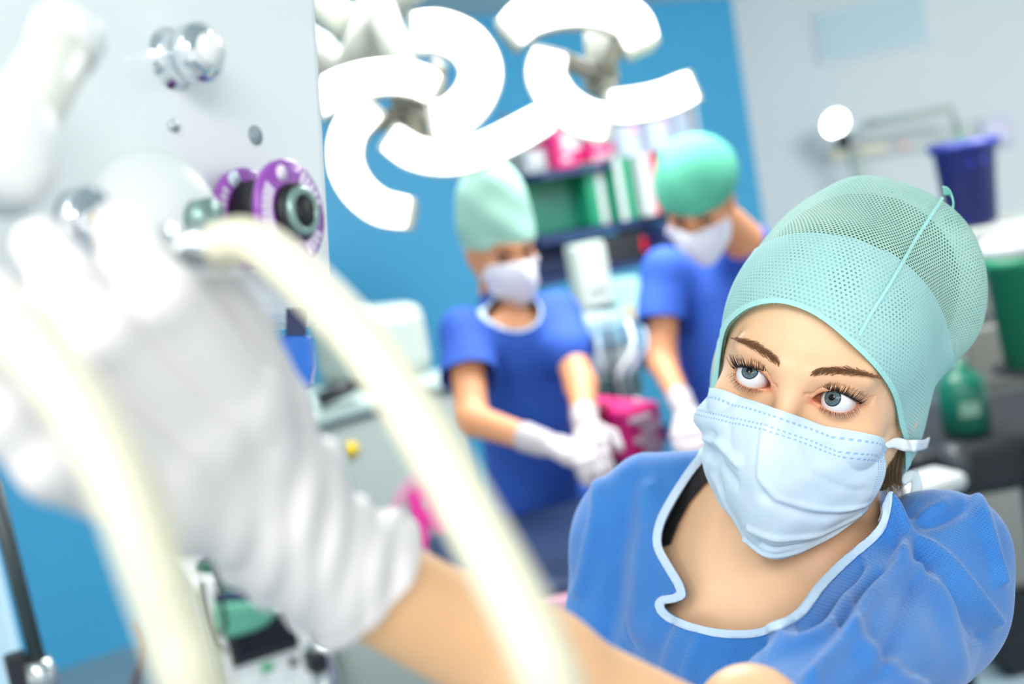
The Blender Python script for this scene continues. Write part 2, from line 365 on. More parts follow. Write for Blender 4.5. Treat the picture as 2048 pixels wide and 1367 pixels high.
def skin_sdf(p):
    q = hl(p); d = np.full(len(p), 9.); near = np.linalg.norm(q, axis=1) < .30
    dd = torso_sdf(p, -.012); dd = smin(dd, neck_sdf(p), .03)
    for s in (-1, 1):                                # collar bones
        sh = L_SH if s > 0 else R_SH; e = NOTCH + np.array([s * .014, 0, -.006]); b = sh * .72 + e * .28
        dd = smin(dd, caps(p, e + np.array([0, 0, .004]), e * .5 + b * .5 + np.array([0, .006, .010]), .007, .006), .010)
    if near.any():
        hq = q[near]; h = smin(head_sdf(hq.copy()), ear(hq), .004); dd[near] = smin(dd[near], h, .012)
    na = p[:, 2] > -.98; r = smin(dd[na], arm_sdf(p[na]), .02) if na.any() else None
    if na.any():
        pa = p[na]; wh = (pa[:, 0] < .06); 
        if wh.any():
            t = r[wh]; r[wh] = smin(t, hand_sdf(pa[wh], -.0012), .01)
        dd[na] = r
    dd = smin(dd, caps(p, R_SH, R_EL, .042, .036), .02)
    return np.maximum(dd, -.52 - p[:, 1])
m_skin = mat('skin', (232, 190, 158), .42, sss=.12, spec=.4)
g = G(m_skin); co = g.coord(); pore = g.noise(co, 900, 2); mott = g.noise(co, 22, 4)
g.l.new(g.bump(pore, .12, .0004), bsdf(m_skin).inputs['Normal'])
tint = g.attr('tint'); base = g.mix(mott, lin((236, 184, 140)), lin((248, 206, 168)))
mul = g.n.new('ShaderNodeMix'); mul.data_type = 'RGBA'; mul.blend_type = 'MULTIPLY'; mul.inputs[0].default_value = 1; g.l.new(base, mul.inputs[6]); g.l.new(tint, mul.inputs[7])
g.l.new(mul.outputs[2], bsdf(m_skin).inputs['Base Color'])
nurse = thing('person', c2w(np.array([.30, -1.75, -1.05])) * np.array([1, 1, 0]), 'person in front with pale green mesh cap, reaching a gloved hand to the white panel', 'person')
HH = .0013
sv, sf = surf(skin_sdf, (-.27, -.53, -1.16), (.45, .18, -.29), HH, slack=1.5)
q = hl(sv); tc = np.ones((len(sv), 3))
hd = np.linalg.norm(q, axis=1) < .16
def paint(mask, rgb): tc[:] = tc * (1 - mask[:, None] * (1 - np.array(rgb)))
for s in (-1, 1):
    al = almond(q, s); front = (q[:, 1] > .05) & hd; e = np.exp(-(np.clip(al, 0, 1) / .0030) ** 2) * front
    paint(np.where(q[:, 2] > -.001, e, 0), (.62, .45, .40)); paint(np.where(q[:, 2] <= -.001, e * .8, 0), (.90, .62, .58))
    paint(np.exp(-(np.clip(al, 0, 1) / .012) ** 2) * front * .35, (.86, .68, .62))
    paint(np.exp(-(np.linalg.norm((q - [s * .0165, .083, -.003]) / [.003, .01, .0025], axis=1)) ** 2) * .8, (.98, .60, .58))
    bx = (q[:, 0] * s - .032) / .021; bz = q[:, 2] - (.0205 + .0035 * (1 - (bx - .35) ** 2)) ; paint(np.exp(-(bz / .0028) ** 2) * np.exp(-np.clip(np.abs(bx) - .75, 0, 9) ** 2 / .03) * front * .55, (.55, .38, .26))
paint(np.exp(-np.sum(((q - [.045, .055, -.04]) / .03) ** 2, 1)) * .35, (1, .82, .76)); paint(np.exp(-np.sum(((sv - NOTCH) / .02) ** 2, 1)) * .25, (1, .88, .86))
am = np.clip((.02 - (sv - L_EL) @ ((L_SH - L_EL) / np.linalg.norm(L_SH - L_EL))) / .03, 0, 1) * (sv[:, 2] > -.62); 
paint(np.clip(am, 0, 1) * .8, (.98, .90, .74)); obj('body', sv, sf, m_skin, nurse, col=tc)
# eyes
gaze_px = [(1499, 740), (1664, 794)]
def eye_mat(name):
    m = mat(name, (240, 240, 240), .08, coat=0., spec=.22); g = G(m); x, y, z = g.sep(g.coord('UV')); r = g.math('SQRT', g.math('ADD', g.math('MULTIPLY', x, x), g.math('MULTIPLY', y, y)))
    n = g.n.new('ShaderNodeTexNoise'); n.inputs['Scale'].default_value = 9; an = g.math('ARCTAN2', y, x); cx = g.n.new('ShaderNodeCombineXYZ'); g.l.new(g.math('MULTIPLY', an, 2.4), cx.inputs[0]); g.l.new(g.math('MULTIPLY', r, .5), cx.inputs[1]); g.l.new(cx.outputs[0], n.inputs['Vector'])
    iris = g.mix(g.step(n.outputs[0], .35, .65), lin((44, 66, 78)), lin((104, 132, 144))); iris = g.mix(g.step(r, .2, .36, 1., 0.), iris, lin((78, 84, 78)))
    iris = g.mix(g.step(r, .40, .52), iris, lin((20, 30, 38)))
    c = g.mix(g.step(r, .50, .55), iris, g.mix(g.step(r, .9, 1.5), lin((226, 226, 228)), lin((222, 190, 186)))); c = g.mix(g.step(r, .165, .19), lin((6, 6, 8)), c)
    g.l.new(c, bsdf(m).inputs['Base Color']); return m
m_eye = eye_mat('eye_surface')
for i, (e, gp) in enumerate(zip(EYE, gaze_px)):
    ec = lh(e); d = C(gp[0], gp[1], 1.); d /= np.linalg.norm(d); b = d @ ec; disc = b * b - (ec @ ec - ER ** 2)
    pt = d * (b - math.sqrt(disc)) if disc > 0 else d * b; ax = (pt - ec) / np.linalg.norm(pt - ec)
    u = np.cross(ax, [0, 1, 0]); u /= np.linalg.norm(u); w = np.cross(ax, u); V = []; U = []; F = []; na, nr = 48, 40
    for j in range(nr):
        th = math.pi * (j + .02) / nr * .98
        for k in range(na):
            a = 2 * math.pi * k / na; rr = ER + .0007 * math.exp(-(th / .42) ** 4); V.append(ec + rr * (ax * math.cos(th) + (u * math.cos(a) + w * math.sin(a)) * math.sin(th))); U.append((th * math.cos(a), th * math.sin(a)))
    for j in range(nr - 1):
        for k in range(na): F.append((j * na + k, j * na + (k + 1) % na, (j + 1) * na + (k + 1) % na, (j + 1) * na + k))
    F.append(tuple(range(na))[::-1]); obj('eye', V, F, m_eye, nurse, uv=U)
# lashes and brows: fine tapered hairs
def hairs(lst, n=4):
    V = []; F = []; b = 0
    for pts, r in lst:
        pts = np.asarray(pts); v, f = tube(pts, np.linspace(r, r * .15, len(pts)), n=n, cap=False); V.append(v); F += [tuple(i + b for i in q_) for q_ in f]; b += len(v)
    return np.concatenate(V), np.array(F)
m_lash = mat('dark_lashes', (28, 20, 18), .6); m_brow = mat('brow_hair', (132, 88, 54), .6)
for s in (-1, 1):
    e = EYE[0 if s < 0 else 1]; L = []
    for up in (1, 0):
        n = 62 if up else 34
        for i in range(n):
            x = -0.86 + 1.84 * (i + random.uniform(-.3, .3)) / n; xx = max(-1, min(1, x))
            z0 = (.0090 * (1 - xx ** 2) ** .75 * (1 - .12 * xx)) if up else (-.0052 * (1 - xx ** 2) ** .8 * (1 + .25 * xx)); z0 += -.0008 + xx * .0014
            X = s * (.0308 + .0160 * xx); rr = ER + .0013; y0 = e[1] + math.sqrt(max(rr ** 2 - (X - e[0]) ** 2 - (z0 - e[2]) ** 2, 1e-6)); P = np.array([X, y0, z0])
            ln = (.0080 if up else .0048) * random.uniform(.7, 1.15) * (.65 + .35 * (xx + 1) / 2 * 1.3)
            out = np.array([s * (.75 * xx + .25 + random.uniform(-.18, .18)), .75, .50 if up else -.55]); out /= np.linalg.norm(out)
            cu = np.array([0, -.1, .75 if up else -.35]); L.append(([lh(P + out * ln * t + cu * ln * t * t * .8) for t in (0, .3, .6, .85, 1.)], .00036 if up else .00020))
    v, f = hairs(L); obj('eyelashes', v, f, m_lash, nurse)
    L = []
    for i in range(460):
        t = random.random(); b = random.gauss(0, .42); b = max(-1, min(1, b)); bx = -1.0 + 1.93 * t; X = .032 + .021 * bx; th = .0037 * (1 - .75 * max(0, t - .55) / .45) * (.8 + .2 * min(1, t * 6)); Z = .0205 + .0035 * (1 - (bx - .35) ** 2) + b * th
        P = np.array([s * X, .1, Z])
        for _ in range(12): P[1] -= head_sdf(P[None].copy())[0] * .8
        d = np.array([s * (.55 + .45 * min(1, t * 1.6)), -.25 * t, (.75 - 1.05 * t) - .35 * b]); d /= np.linalg.norm(d); ln = random.uniform(.0045, .0075)
        L.append(([lh(P + d * ln * k + np.array([0, .0007 * math.sin(k * 2.4), 0])) for k in (0, .35, .7, 1.)], .00015))
    v, f = hairs(L); obj('eyebrow', v, f, m_brow, nurse)
# ---- cap
def cap_sdf(q):
    d = ell(q, (0, -.015, .030), (.0800, .100, .094)); d = smin(d, ell(q, (0, -.035, -.010), (.078, .078, .072)), .02); d = smin(d, ell(q, (0, -.030, -.035), (.0835, .060, .080)), .02)
    w = q.copy(); d = smin(d, ell(w, (.012, -.078, .062), (.090, .078, .088)), .025)
    n = .0022 * np.sin(w[:, 0] * 62 + w[:, 2] * 40) * np.sin(w[:, 1] * 55 + w[:, 2] * 31 + 1); return d + n * np.clip((-w[:, 1] + .03) / .06, 0, 1)
cv, cf = surf(lambda p: cap_sdf(hl(p)), HC - .22, HC + .22, .0016, slack=1.5)
cn = nrmls(cv, cf); vd = -cv / np.linalg.norm(cv, axis=1)[:, None]
FACE = [(1438, 782), (1447, 705), (1456, 662), (1474, 636), (1508, 614), (1554, 606), (1598, 615), (1643, 638), (1694, 680), (1749, 735), (1782, 786), (1796, 845), (1804, 874), (1807, 911), (1804, 955), (1790, 1000), (1700, 1400), (1200, 1400), (1200, 800)]
CAPOUT = [(1300, 250), (2150, 250), (2150, 600), (1975, 700), (1936, 770), (1917, 823), (1885, 868), (1851, 903), (1825, 938), (1804, 957), (1780, 975), (1300, 975)]
FACE = curve(FACE[:16], 5).tolist() + FACE[16:]
def cap_keep(c):
    P = pix(c); q = hl(c); g = -inpoly(P, FACE) / FPX * .8; g = np.maximum(g, -.022 - q[:, 1]); g = np.minimum(g, np.maximum(inpoly(P, CAPOUT) / FPX * .85, -.02 - q[:, 0])); return np.minimum(g, q[:, 2] + .105)
ctr = lh([0, -.04, .03])
def cap_uv(c):
    d = c - ctr; d = d / np.linalg.norm(d, axis=1)[:, None]; ax = HR @ np.array([.25, .75, .55]); ax /= np.linalg.norm(ax); u = np.cross(HR @ np.array([0.2, 0, 1.]), ax); u /= np.linalg.norm(u); w = np.cross(ax, u)
    th = np.arccos(np.clip(d @ ax, -1, 1)); s = np.hypot(d @ u, d @ w) + 1e-9; return np.stack([th * (d @ u) / s, th * (d @ w) / s], 1) * .098
def net_mat(name, hole, r, vlo, vhi, col=((150, 218, 204), (186, 232, 222))):
    m = mat(name, col[0], .75, spec=.2); g = G(m); uv = g.coord('UV'); n = g.noise(g.coord(), 30, 3); d0 = g.dots(uv, .0029, r, .05); d = g.math('MULTIPLY', d0, g.step(g.noise(g.coord(), 45, 3), vlo, vhi))
    f = g.noise(uv, 1400, 2); g.l.new(g.mix(g.math('MULTIPLY', d0, .55), g.mix(n, lin(col[0]), lin(col[1])), lin((118, 196, 190))), bsdf(m).inputs['Base Color'])  # dots coloured deeper cyan: the mesh's shading painted into the base colour
    g.l.new(g.bump(g.math('SUBTRACT', g.math('MULTIPLY', f, .4), d0), .5, .0006), bsdf(m).inputs['Normal'])
    tb = g.n.new('ShaderNodeBsdfTranslucent'); tb.inputs[0].default_value = lin(col[1]); mx = g.n.new('ShaderNodeMixShader'); mx.inputs[0].default_value = .3; g.l.new(bsdf(m).outputs[0], mx.inputs[1]); g.l.new(tb.outputs[0], mx.inputs[2])
    t = g.n.new('ShaderNodeBsdfTransparent'); m2 = g.n.new('ShaderNodeMixShader'); g.l.new(g.math('MULTIPLY', d, hole), m2.inputs[0]); g.l.new(mx.outputs[0], m2.inputs[1]); g.l.new(t.outputs[0], m2.inputs[2])
    g.l.new(m2.outputs[0], g.n['Material Output'].inputs[0]); return m
m_net = net_mat('green_cap_netting', .95, .27, .1, .4, ((180, 236, 220), (206, 245, 234))); m_band = net_mat('green_cap_fold', .6, .21, .42, .75, ((176, 230, 228), (204, 240, 240)))
v, f = clip(cv, cf, cap_keep(cv)); cap_o = obj('cap', v, f, m_net, nurse, uv=cap_uv(v)); cap_o['label'] = 'pale green mesh cap'
FOLD = [(1395, 800), (1420, 560), (1525, 492), (1570, 474), (1625, 468), (1680, 474), (1735, 490), (1790, 516), (1832, 550), (1868, 596), (1890, 650), (1904, 710), (1912, 770), (1912, 840), (1890, 880), (1850, 915), (1830, 950), (1800, 1000), (1300, 1400)]
FOLD = curve(FOLD[1:18], 5).tolist() + [(1300, 1400), (1300, 600)]
v, f = clip(cv + cn * .0016, cf, np.minimum(cap_keep(cv), np.minimum(inpoly(pix(cv), FOLD) / FPX * .8, hl(cv)[:, 1] + .07))); obj('fold_band', v, f, m_band, cap_o, uv=cap_uv(v))
hk = np.minimum(cap_keep(cv) + .0002, .0035 - cap_keep(cv)); m_hem = mat('cap_hem', (170, 226, 220), .8, bump=.4, scale=500)
SEAM = curve([(1893, 384), (1860, 432), (1828, 480), (1803, 522), (1775, 570), (1742, 622), (1716, 668)], 4)
sm = np.minimum(cap_keep(cv), np.minimum(.0012 - pdist(pix(cv), SEAM, False) / FPX * .85, vd_ := np.sum(cn * vd, 1) - .05)); v, f = clip(cv + cn * .0026, cf, sm); obj('seam', v, f, m_hem, cap_o)
v, f = clip(cv + cn * .0024, cf, hk); obj('hem', v, f, m_hem, cap_o)
lp = curve([C(1886, 380, .93), C(1899, 384, .925), C(1906, 402, .92), (C(1904, 424, .925)), C(1897, 440, .935), C(1888, 436, .945)], 6); m_loop = mat('cap_loop', (150, 222, 208), .8)
# hair under the cap
hv, hf = surf(lambda p: smin(head_sdf(hl(p)) - .003, ell(hl(p), (.005, -.078, .062), (.076, .064, .074)), .03), HC - .2, HC + .2, .003)
hq = hl(hv); v, f = clip(hv, hf, np.maximum(hq[:, 2] - .062 - .3 * (hq[:, 1] - .06), np.minimum(-.01 - hq[:, 1], hq[:, 2] + .06))); m_hair = mat('brown_hair', (98, 80, 52), .6, var=.4, scale=60); obj('hair_bun', v, f, m_hair, nurse)
# ---- mask
ROWS = [[(1428, 778, .055), (1470, 790, .076), (1515, 803, .098), (1560, 819, .112), (1620, 840, .092), (1690, 868, .068), (1763, 896, .024)],
 [(1387, 832, .048), (1440, 845, .088), (1490, 856, .110), (1545, 870, .121), (1610, 892, .105), (1690, 920, .076), (1772, 925, .026)],
 [(1408, 872, .048), (1440, 895, .090), (1480, 915, .116), (1535, 930, .127), (1605, 945, .112), (1685, 962, .080), (1768, 955, .029)],
 [(1405, 920, .048), (1440, 950, .087), (1480, 975, .113), (1530, 990, .124), (1600, 1000, .110), (1680, 1002, .077), (1755, 985, .033)],
 [(1420, 968, .048), (1452, 1003, .082), (1490, 1033, .106), (1538, 1052, .114), (1600, 1052, .102), (1670, 1038, .077), (1740, 1008, .037)],
 [(1452, 1015, .046), (1480, 1057, .074), (1508, 1088, .090), (1550, 1103, .097), (1600, 1090, .088), (1660, 1064, .067), (1735, 1016, .037)],
 [(1458, 1022, .040), (1486, 1068, .062), (1516, 1104, .073), (1553, 1117, .078), (1605, 1103, .070), (1664, 1070, .057), (1733, 1022, .034)]]
net = np.array([[px_on(*c) for c in r] for r in ROWS]); nu, nv_ = 20, 20
a = np.array([curve(r, nu) for r in net]); a = np.array([curve(a[:, j], nv_) for j in range(a.shape[1])])   # [s, t, 3]
S, T = a.shape[:2]; V = a.reshape(-1, 3); ss = np.repeat(np.linspace(0, 1, S), T); tt = np.tile(np.linspace(0, 1, T), S)
F = np.array([(i * T + j, i * T + j + 1, (i + 1) * T + j + 1, (i + 1) * T + j) for i in range(S - 1) for j in range(T - 1)])
mn = nrmls(V, F); sgn = 1 if (mn[:, 1].mean() > 0) else -1; mn *= sgn
def ridge(line, w, hgt, arr): 
    d = pdist(np.stack([ss, tt * .8], 1), [(x, y * .8) for x, y in line], False); arr += hgt * np.exp(-(d / w) ** 2)
hm = np.zeros(len(V))
for line, w, h_ in [([(0, .33), (.18, .30), (.32, .36)], .025, .004), ([(0, .42), (.15, .40), (.30, .48)], .03, -.0035),
    ([(.45, .12), (.47, .40), (.55, .50), (.98, .62)], .018, .0022), ([(.50, .50), (.75, .60), (.99, .70)], .03, -.0022),
    ([(.35, .72), (.62, .74), (.99, .80)], .015, .0022), ([(.40, .79), (.65, .82), (.98, .85)], .015, -.0025), ([(.25, .84), (.55, .88), (.97, .88)], .012, .0025),
    ([(.2, .93), (.5, .925), (.9, .92)], .010, -.0028), ([(.12, .25), (.16, .6)], .03, -.0022), ([(.10, .55), (.2, .8), (.3, .92)], .02, .0018), ([(.22, .15), (.26, .32)], .03, -.0015),
    ([(.7, .3), (.9, .42)], .03, -.0012), ([(.62, .18), (.70, .30)], .025, .001)]: ridge(line, w, h_, hm)
hm += .0006 * np.sin(ss * 23 + tt * 9) * np.sin(tt * 17 + ss * 5)
edge = np.clip(np.minimum(np.minimum(ss, 1 - ss), np.minimum(tt, 1 - tt)) / .04, 0, 1); V = V + mn * (hm * edge)[:, None]
for _ in range(4):
    dd_ = head_sdf(V.copy()); V = V + mn * np.clip(.0022 - dd_, 0, .01)[:, None]
m_mask = mat('pale_blue_mask_fabric', (196, 220, 238), .8, spec=.2); g = G(m_mask); uv = g.coord('UV'); x, y, z = g.sep(uv)
def dash(g, x, y, y0, wid, per, duty):
    a = g.step(g.math('ABSOLUTE', g.math('SUBTRACT', y, y0)), wid, wid * 1.6, 1., 0.); b = g.step(g.math('ABSOLUTE', g.math('SUBTRACT', g.math('FRACT', g.math('MULTIPLY', x, per)), .5)), duty, duty + .12, 1., 0.); return g.math('MULTIPLY', a, b)
ds = [dash(g, x, y, .052, .005, 44, .2), dash(g, x, y, .122, .004, 50, .2), dash(g, x, y, .150, .004, 50, .2), dash(g, x, y, .955, .010, 60, .22)]
ds += [dash(g, y, x, x0, .0028, 40, .25) for x0 in (.955, .968, .981)]
t_ = ds[0]
for d_ in ds[1:]: t_ = g.math('MAXIMUM', t_, d_)
fib = g.noise(g.coord(), 700, 3); g.l.new(g.mix(g.math('MULTIPLY', t_, .8), g.mix(g.noise(g.coord(), 60, 3), lin((200, 223, 240)), lin((222, 236, 246))), lin((142, 186, 224))), bsdf(m_mask).inputs['Base Color'])
g.l.new(g.bump(g.math('SUBTRACT', g.math('MULTIPLY', fib, .5), t_), .35, .0006), bsdf(m_mask).inputs['Normal'])
V_mask = V.copy()
_r = V.reshape(S, T, 3)[:, T // 4]; arc_ = np.concatenate([[0], np.cumsum(np.linalg.norm(np.diff(_r, axis=0), axis=1))]); arc_ /= arc_[-1]
mask_o = obj('face_mask', lh(V), F[:, ::-1] if sgn < 0 else F, m_mask, nurse, uv=np.stack([np.repeat(arc_, T), tt], 1), solid=.0009); mask_o['label'] = 'pale blue pleated surgical mask'
def ribbon(pts, wdt, nr, m, name, parent, thick=.0008, space='c'):
    p = np.asarray(pts, float); t = np.gradient(p, axis=0); t /= np.linalg.norm(t, axis=1)[:, None]; nr = np.broadcast_to(np.asarray(nr, float), p.shape); s_ = np.cross(t, nr); s_ /= np.linalg.norm(s_, axis=1)[:, None]
    wdt = np.broadcast_to(wdt, (len(p),))[:, None]; K = 5; V = np.concatenate([p + s_ * wdt * (k / (K - 1) - .5) + nr * (.0005 * (1 - (k / 2 - 1) ** 2)) for k in range(K)]); n = len(p)
    F = [(k * n + i, k * n + i + 1, (k + 1) * n + i + 1, (k + 1) * n + i) for k in range(K - 1) for i in range(n - 1)]
    return obj(name, V, F, m, parent, solid=thick, space=space, uv=np.concatenate([np.stack([np.linspace(0, 1, n), np.full(n, k / (K - 1))], 1) for k in range(K)]))
ribbon(lp, .008, np.array([.9, .1, .4]), m_loop, 'seam_loop', cap_o)
m_tie = mat('white_tie_fabric', (226, 238, 242), .8, bump=.3, scale=300)
def cap_hit(px, py, off=.003):
    d = C(px, py, 1.); d /= np.linalg.norm(d); t = .6
    for _ in range(60): t = min(.90, t + cap_sdf(hl((d * t)[None]))[0] * .7)
    return d * (t - off)
tie = curve([lh(px_on(1762, 895, .026)), cap_hit(1788, 885), cap_hit(1812, 890), cap_hit(1834, 890), C(1848, 888, .905), C(1856, 884, .96)], 6)
ribbon(tie, np.interp(np.linspace(0, 1, len(tie)), [0, .25, 1], [.002, .0085, .009]), vd[0] * 0 + np.array([-.2, 0, 1.]) / 1.02, m_tie, 'mask_tie', mask_o)
tie = curve([C(1802, 962, .90), C(1826, 950, .90), C(1834, 972, .895), C(1826, 998, .89), C(1808, 1014, .89)], 6); ribbon(tie, .0085, np.array([-.3, .2, .93]), m_tie, 'mask_tie', mask_o)
# hair behind the ear
L = []
for i in range(420):
    a = random.random(); x0 = random.uniform(1768, 1808); D0 = .868 + random.uniform(-.008, .012); jx = random.gauss(0, 3)
    L.append((curve([C(x0 + 8, 872 + random.uniform(-10, 20), D0), C(x0 - 4 + jx, 920, D0), C(x0 - 8 + jx * 1.5, 958, D0), C(x0 + random.uniform(-6, 12), 985 + random.uniform(-18, 16), D0)], 3), .00022))
v, f = hairs(L); obj('hair', v, f, m_hair, nurse)
# ---- scrub top
def scrub_sdf(p):
    d = torso_sdf(p, .004); d = smin(d, caps(p, R_SH, R_EL, .058, .066), .03)
    d = smin(d, caps(p, L_SH, L_SH + (L_EL - L_SH) * 1.0, .056, .047), .03)
    d = smin(d, caps(p, C(1405, 965, .99), C(1300, 985, 1.01), .028, .036), .02)
    d = smin(d, ell(p, C(1890, 1085, .88), (.045, .040, .05)), .03)
    return d
gv, gf = surf(scrub_sdf, (-.05, -.60, -1.25), (.50, .02, -.55), .0024, slack=1.5)
gn = nrmls(gv, gf); P = pix(gv); front = np.clip(np.sum(gn * -gv, 1) / np.linalg.norm(gv, axis=1) * 3 + .3, 0, 1)
def stroke(line, w, hgt): 
    d = pdist(P, curve(line, 4), False); return hgt * np.exp(-(d / w) ** 2)
hs = np.zeros(len(gv))
for line, w, h_ in [([(1790, 1068), (1700, 1110), (1640, 1165), (1600, 1215), (1560, 1270)], 22, .012), ([(1720, 1125), (1680, 1170), (1640, 1220), (1600, 1255)], 12, -.008),
    ([(1800, 1065), (1812, 1100), (1800, 1130)], 16, .010), ([(1835, 1140), (1780, 1160), (1730, 1220), (1690, 1290), (1620, 1360)], 18, .007), ([(1760, 1150), (1720, 1180), (1680, 1240)], 12, -.006),
    ([(1808, 1075), (1870, 1110), (1930, 1170), (1990, 1240)], 16, .006), ([(1830, 1110), (1900, 1180), (1960, 1270)], 18, -.005), ([(1780, 1000), (1850, 1040), (1930, 1010)], 20, -.005),
    ([(1760, 1080), (1820, 1040), (1890, 1010)], 14, .004), ([(1830, 1150), (1800, 1230), (1760, 1330)], 20, -.004), ([(1870, 1150), (1900, 1250), (1930, 1367)], 22, .004), ([(1950, 1000), (1980, 1080), (2000, 1160)], 14, .005),
    ([(1480, 1340), (1560, 1300), (1640, 1270), (1700, 1200)], 14, .004), ([(1260, 960), (1240, 1060), (1230, 1180), (1210, 1290)], 22, -.004), ([(1300, 980), (1290, 1080), (1280, 1200), (1240, 1330)], 24, .004), ([(1200, 960), (1190, 1060), (1160, 1180)], 16, .004), ([(1330, 1240), (1300, 1320), (1280, 1400)], 24, -.005),
    ([(1700, 1280), (1760, 1330), (1850, 1367)], 24, .005), ([(1400, 1280), (1380, 1340)], 18, .003), ([(1660, 1400), (1800, 1345), (1950, 1400)], 22, -.004)]: hs += stroke(line, w * .85, h_ * 1.35)
hs += .0015 * np.sin(gv[:, 0] * 70 + gv[:, 1] * 33) * np.sin(gv[:, 1] * 60 - gv[:, 2] * 40)
gv = gv + gn * (hs * front)[:, None]; gn = nrmls(gv, gf); P = pix(gv)
NECK = [(1408, 922), (1385, 950), (1350, 1005), (1328, 1050), (1324, 1090), (1345, 1130), (1366, 1165), (1372, 1192), (1352, 1203), (1328, 1208), (1345, 1228), (1390, 1247), (1440, 1257), (1500, 1258), (1552, 1246), (1590, 1226), (1610, 1205), (1640, 1165), (1690, 1115), (1742, 1070), (1765, 1030), (1770, 985), (1760, 940), (1600, 860), (1440, 880)]
NECK = curve(NECK, 4, True)
near = lambda c: (c[:, 2] + .93 + .12 * np.clip((1500 - pix(c)[:, 0]) / 300, -1, 1))
back = NB + np.array([0, 0, -.035])
gk = np.maximum(-inpoly(P, NECK) / FPX * .9, -(gv[:, 2] + np.interp(P[:, 0], [1450, 1660], [1.07, .935])))
gk = np.minimum(gk, np.linalg.norm(gv - (NB + np.array([0, .03, -.01])), axis=1) - .047)
sl = (gv - L_SH) @ ((L_EL - L_SH) / np.linalg.norm(L_EL - L_SH)); arml = np.linalg.norm(L_EL - L_SH); dline = caps(gv, L_SH, L_EL, 0.)
gk = np.where(dline < .075, np.minimum(gk, arml * .94 - sl + .03 * np.sin(gv[:, 0] * 9)), gk); gk = np.minimum(gk, gv[:, 1] + .585)
def scrub_mat(name, a, b, pitch=.0021):
    m = mat(name, a, .7, spec=.25, sheen=.3); g = G(m); uv = g.coord('UV'); d = g.dots(uv, pitch, .26, .12); n = g.noise(g.coord(), 25, 4)
    c = g.mix(n, lin(a), lin(b)); c = g.mix(g.math('MULTIPLY', d, .35), c, lin(tuple(int(x * .72) for x in a))); g.l.new(c, bsdf(m).inputs['Base Color'])
    g.l.new(g.bump(g.math('SUBTRACT', g.math('MULTIPLY', n, .4), d), .45, .0007), bsdf(m).inputs['Normal']); return m
m_scrub = scrub_mat('blue_scrub_cloth', (44, 112, 190), (64, 136, 208))
v, f = clip(gv, gf, gk); ang = .35; uv = np.stack([v[:, 0] * math.cos(ang) - v[:, 1] * math.sin(ang), v[:, 0] * math.sin(ang) + v[:, 1] * math.cos(ang)], 1)
top_o = obj('scrub_top', v, f, m_scrub, nurse, uv=uv, solid=.001)
m_trim = mat('pale_neck_trim', (196, 216, 236), .8, bump=.3, scale=400)
dn = inpoly(P, NECK); tg = np.minimum(gk + .0002, .0062 - np.abs(dn) / FPX * .9); v, f = clip(gv + gn * .0012, gf, tg); obj('neck_trim', v, f, m_trim, top_o, solid=.001)
# undershirt strap between skin and top
m_black = mat('black_strap', (22, 22, 26), .8)
STR = [(1450, 900), (1400, 935), (1360, 1005), (1334, 1060), (1330, 1095), (1347, 1090), (1362, 1050), (1385, 1005), (1412, 972), (1450, 940)]
SP = pix(sv); sn = nrmls(sv, sf); g_ = np.minimum(inpoly(SP, STR) / FPX, np.where(np.sum(sn * -sv, 1) > 0, 1, -1) * .01); v, f = clip(sv + sn * .004, sf, g_)
v, f = largest(v, f)
obj('undershirt_strap', v, f, m_black, nurse, solid=.001)
# ---- glove
CUFF = L_WR + (L_EL - L_WR) * .135
axd = (L_EL - L_WR) / np.linalg.norm(L_EL - L_WR)
def glove_sdf(p):
    d = smin(hand_sdf(p, .0006), caps(p, L_WR, CUFF + axd * .02, .0235, .0325), .012)
    t = (p - L_WR) @ axd; w = np.clip((t + .05) / .04, 0, 1)
    return d - w * .0006 * np.sin(t * 520 + 5 * np.sin(p[:, 0] * 70 + p[:, 2] * 50) + p[:, 1] * 190) - w * .0012 * np.sin(t * 190 + p[:, 0] * 260) * np.sin(p[:, 1] * 120 + t * 80)
vv, ff = surf(glove_sdf, (-.27, -.26, -.56), (.03, .08, -.30), .0017, slack=1.6)
t = (vv - L_WR) @ axd; gg = np.linalg.norm(CUFF - L_WR) - t + .004 * np.sin(vv[:, 1] * 60); v, f = clip(vv, ff, gg)
m_glove = mat('white_latex_glove', (214, 210, 209), .5, var=.03, scale=30); gl = obj('glove', v, f, m_glove, nurse, solid=.0006)
cuffring = np.minimum(gg + .0001, .0035 - gg); v, f = clip(vv + nrmls(vv, ff) * .001, ff, cuffring); obj('cuff_bead', v, f, m_glove, gl, solid=.0012)
# ---------------------------------------------------------------- fixed furniture helpers (world axes)
def yawed(deg):
    a = math.radians(deg); return np.array([[math.cos(a), math.sin(a), 0], [-math.sin(a), math.cos(a), 0], [0, 0, 1.]])
WY = math.degrees(math.atan2(wd[1], wd[0]))
def bx(cx, cy, D, w, h, dep, yaw=None):             # box whose front face is centred at a pixel; w, h in photo pixels, dep in metres
    A = yawed(WY if yaw is None else yaw); c = W(cx, cy, D) + A[1] * dep / 2; return box(c, (w * D / FPX, dep, h * D / FPX), A)
def single(name, vf, m, label, cat, group=None, bevel=0., smooth=False):
    return tag(obj(name, vf[0], vf[1], m, space='w', smooth=smooth, bevel=bevel), label, cat, group)
def wp(px, py, a, n):                               # pixel ray meets the plane through a with normal n
    d = ray(px, py); return ORG + d * (((a - ORG) @ n) / (d @ n))
def at_base(vs): v = np.concatenate(vs); c = v.mean(0); c[2] = v[:, 2].min(); return c
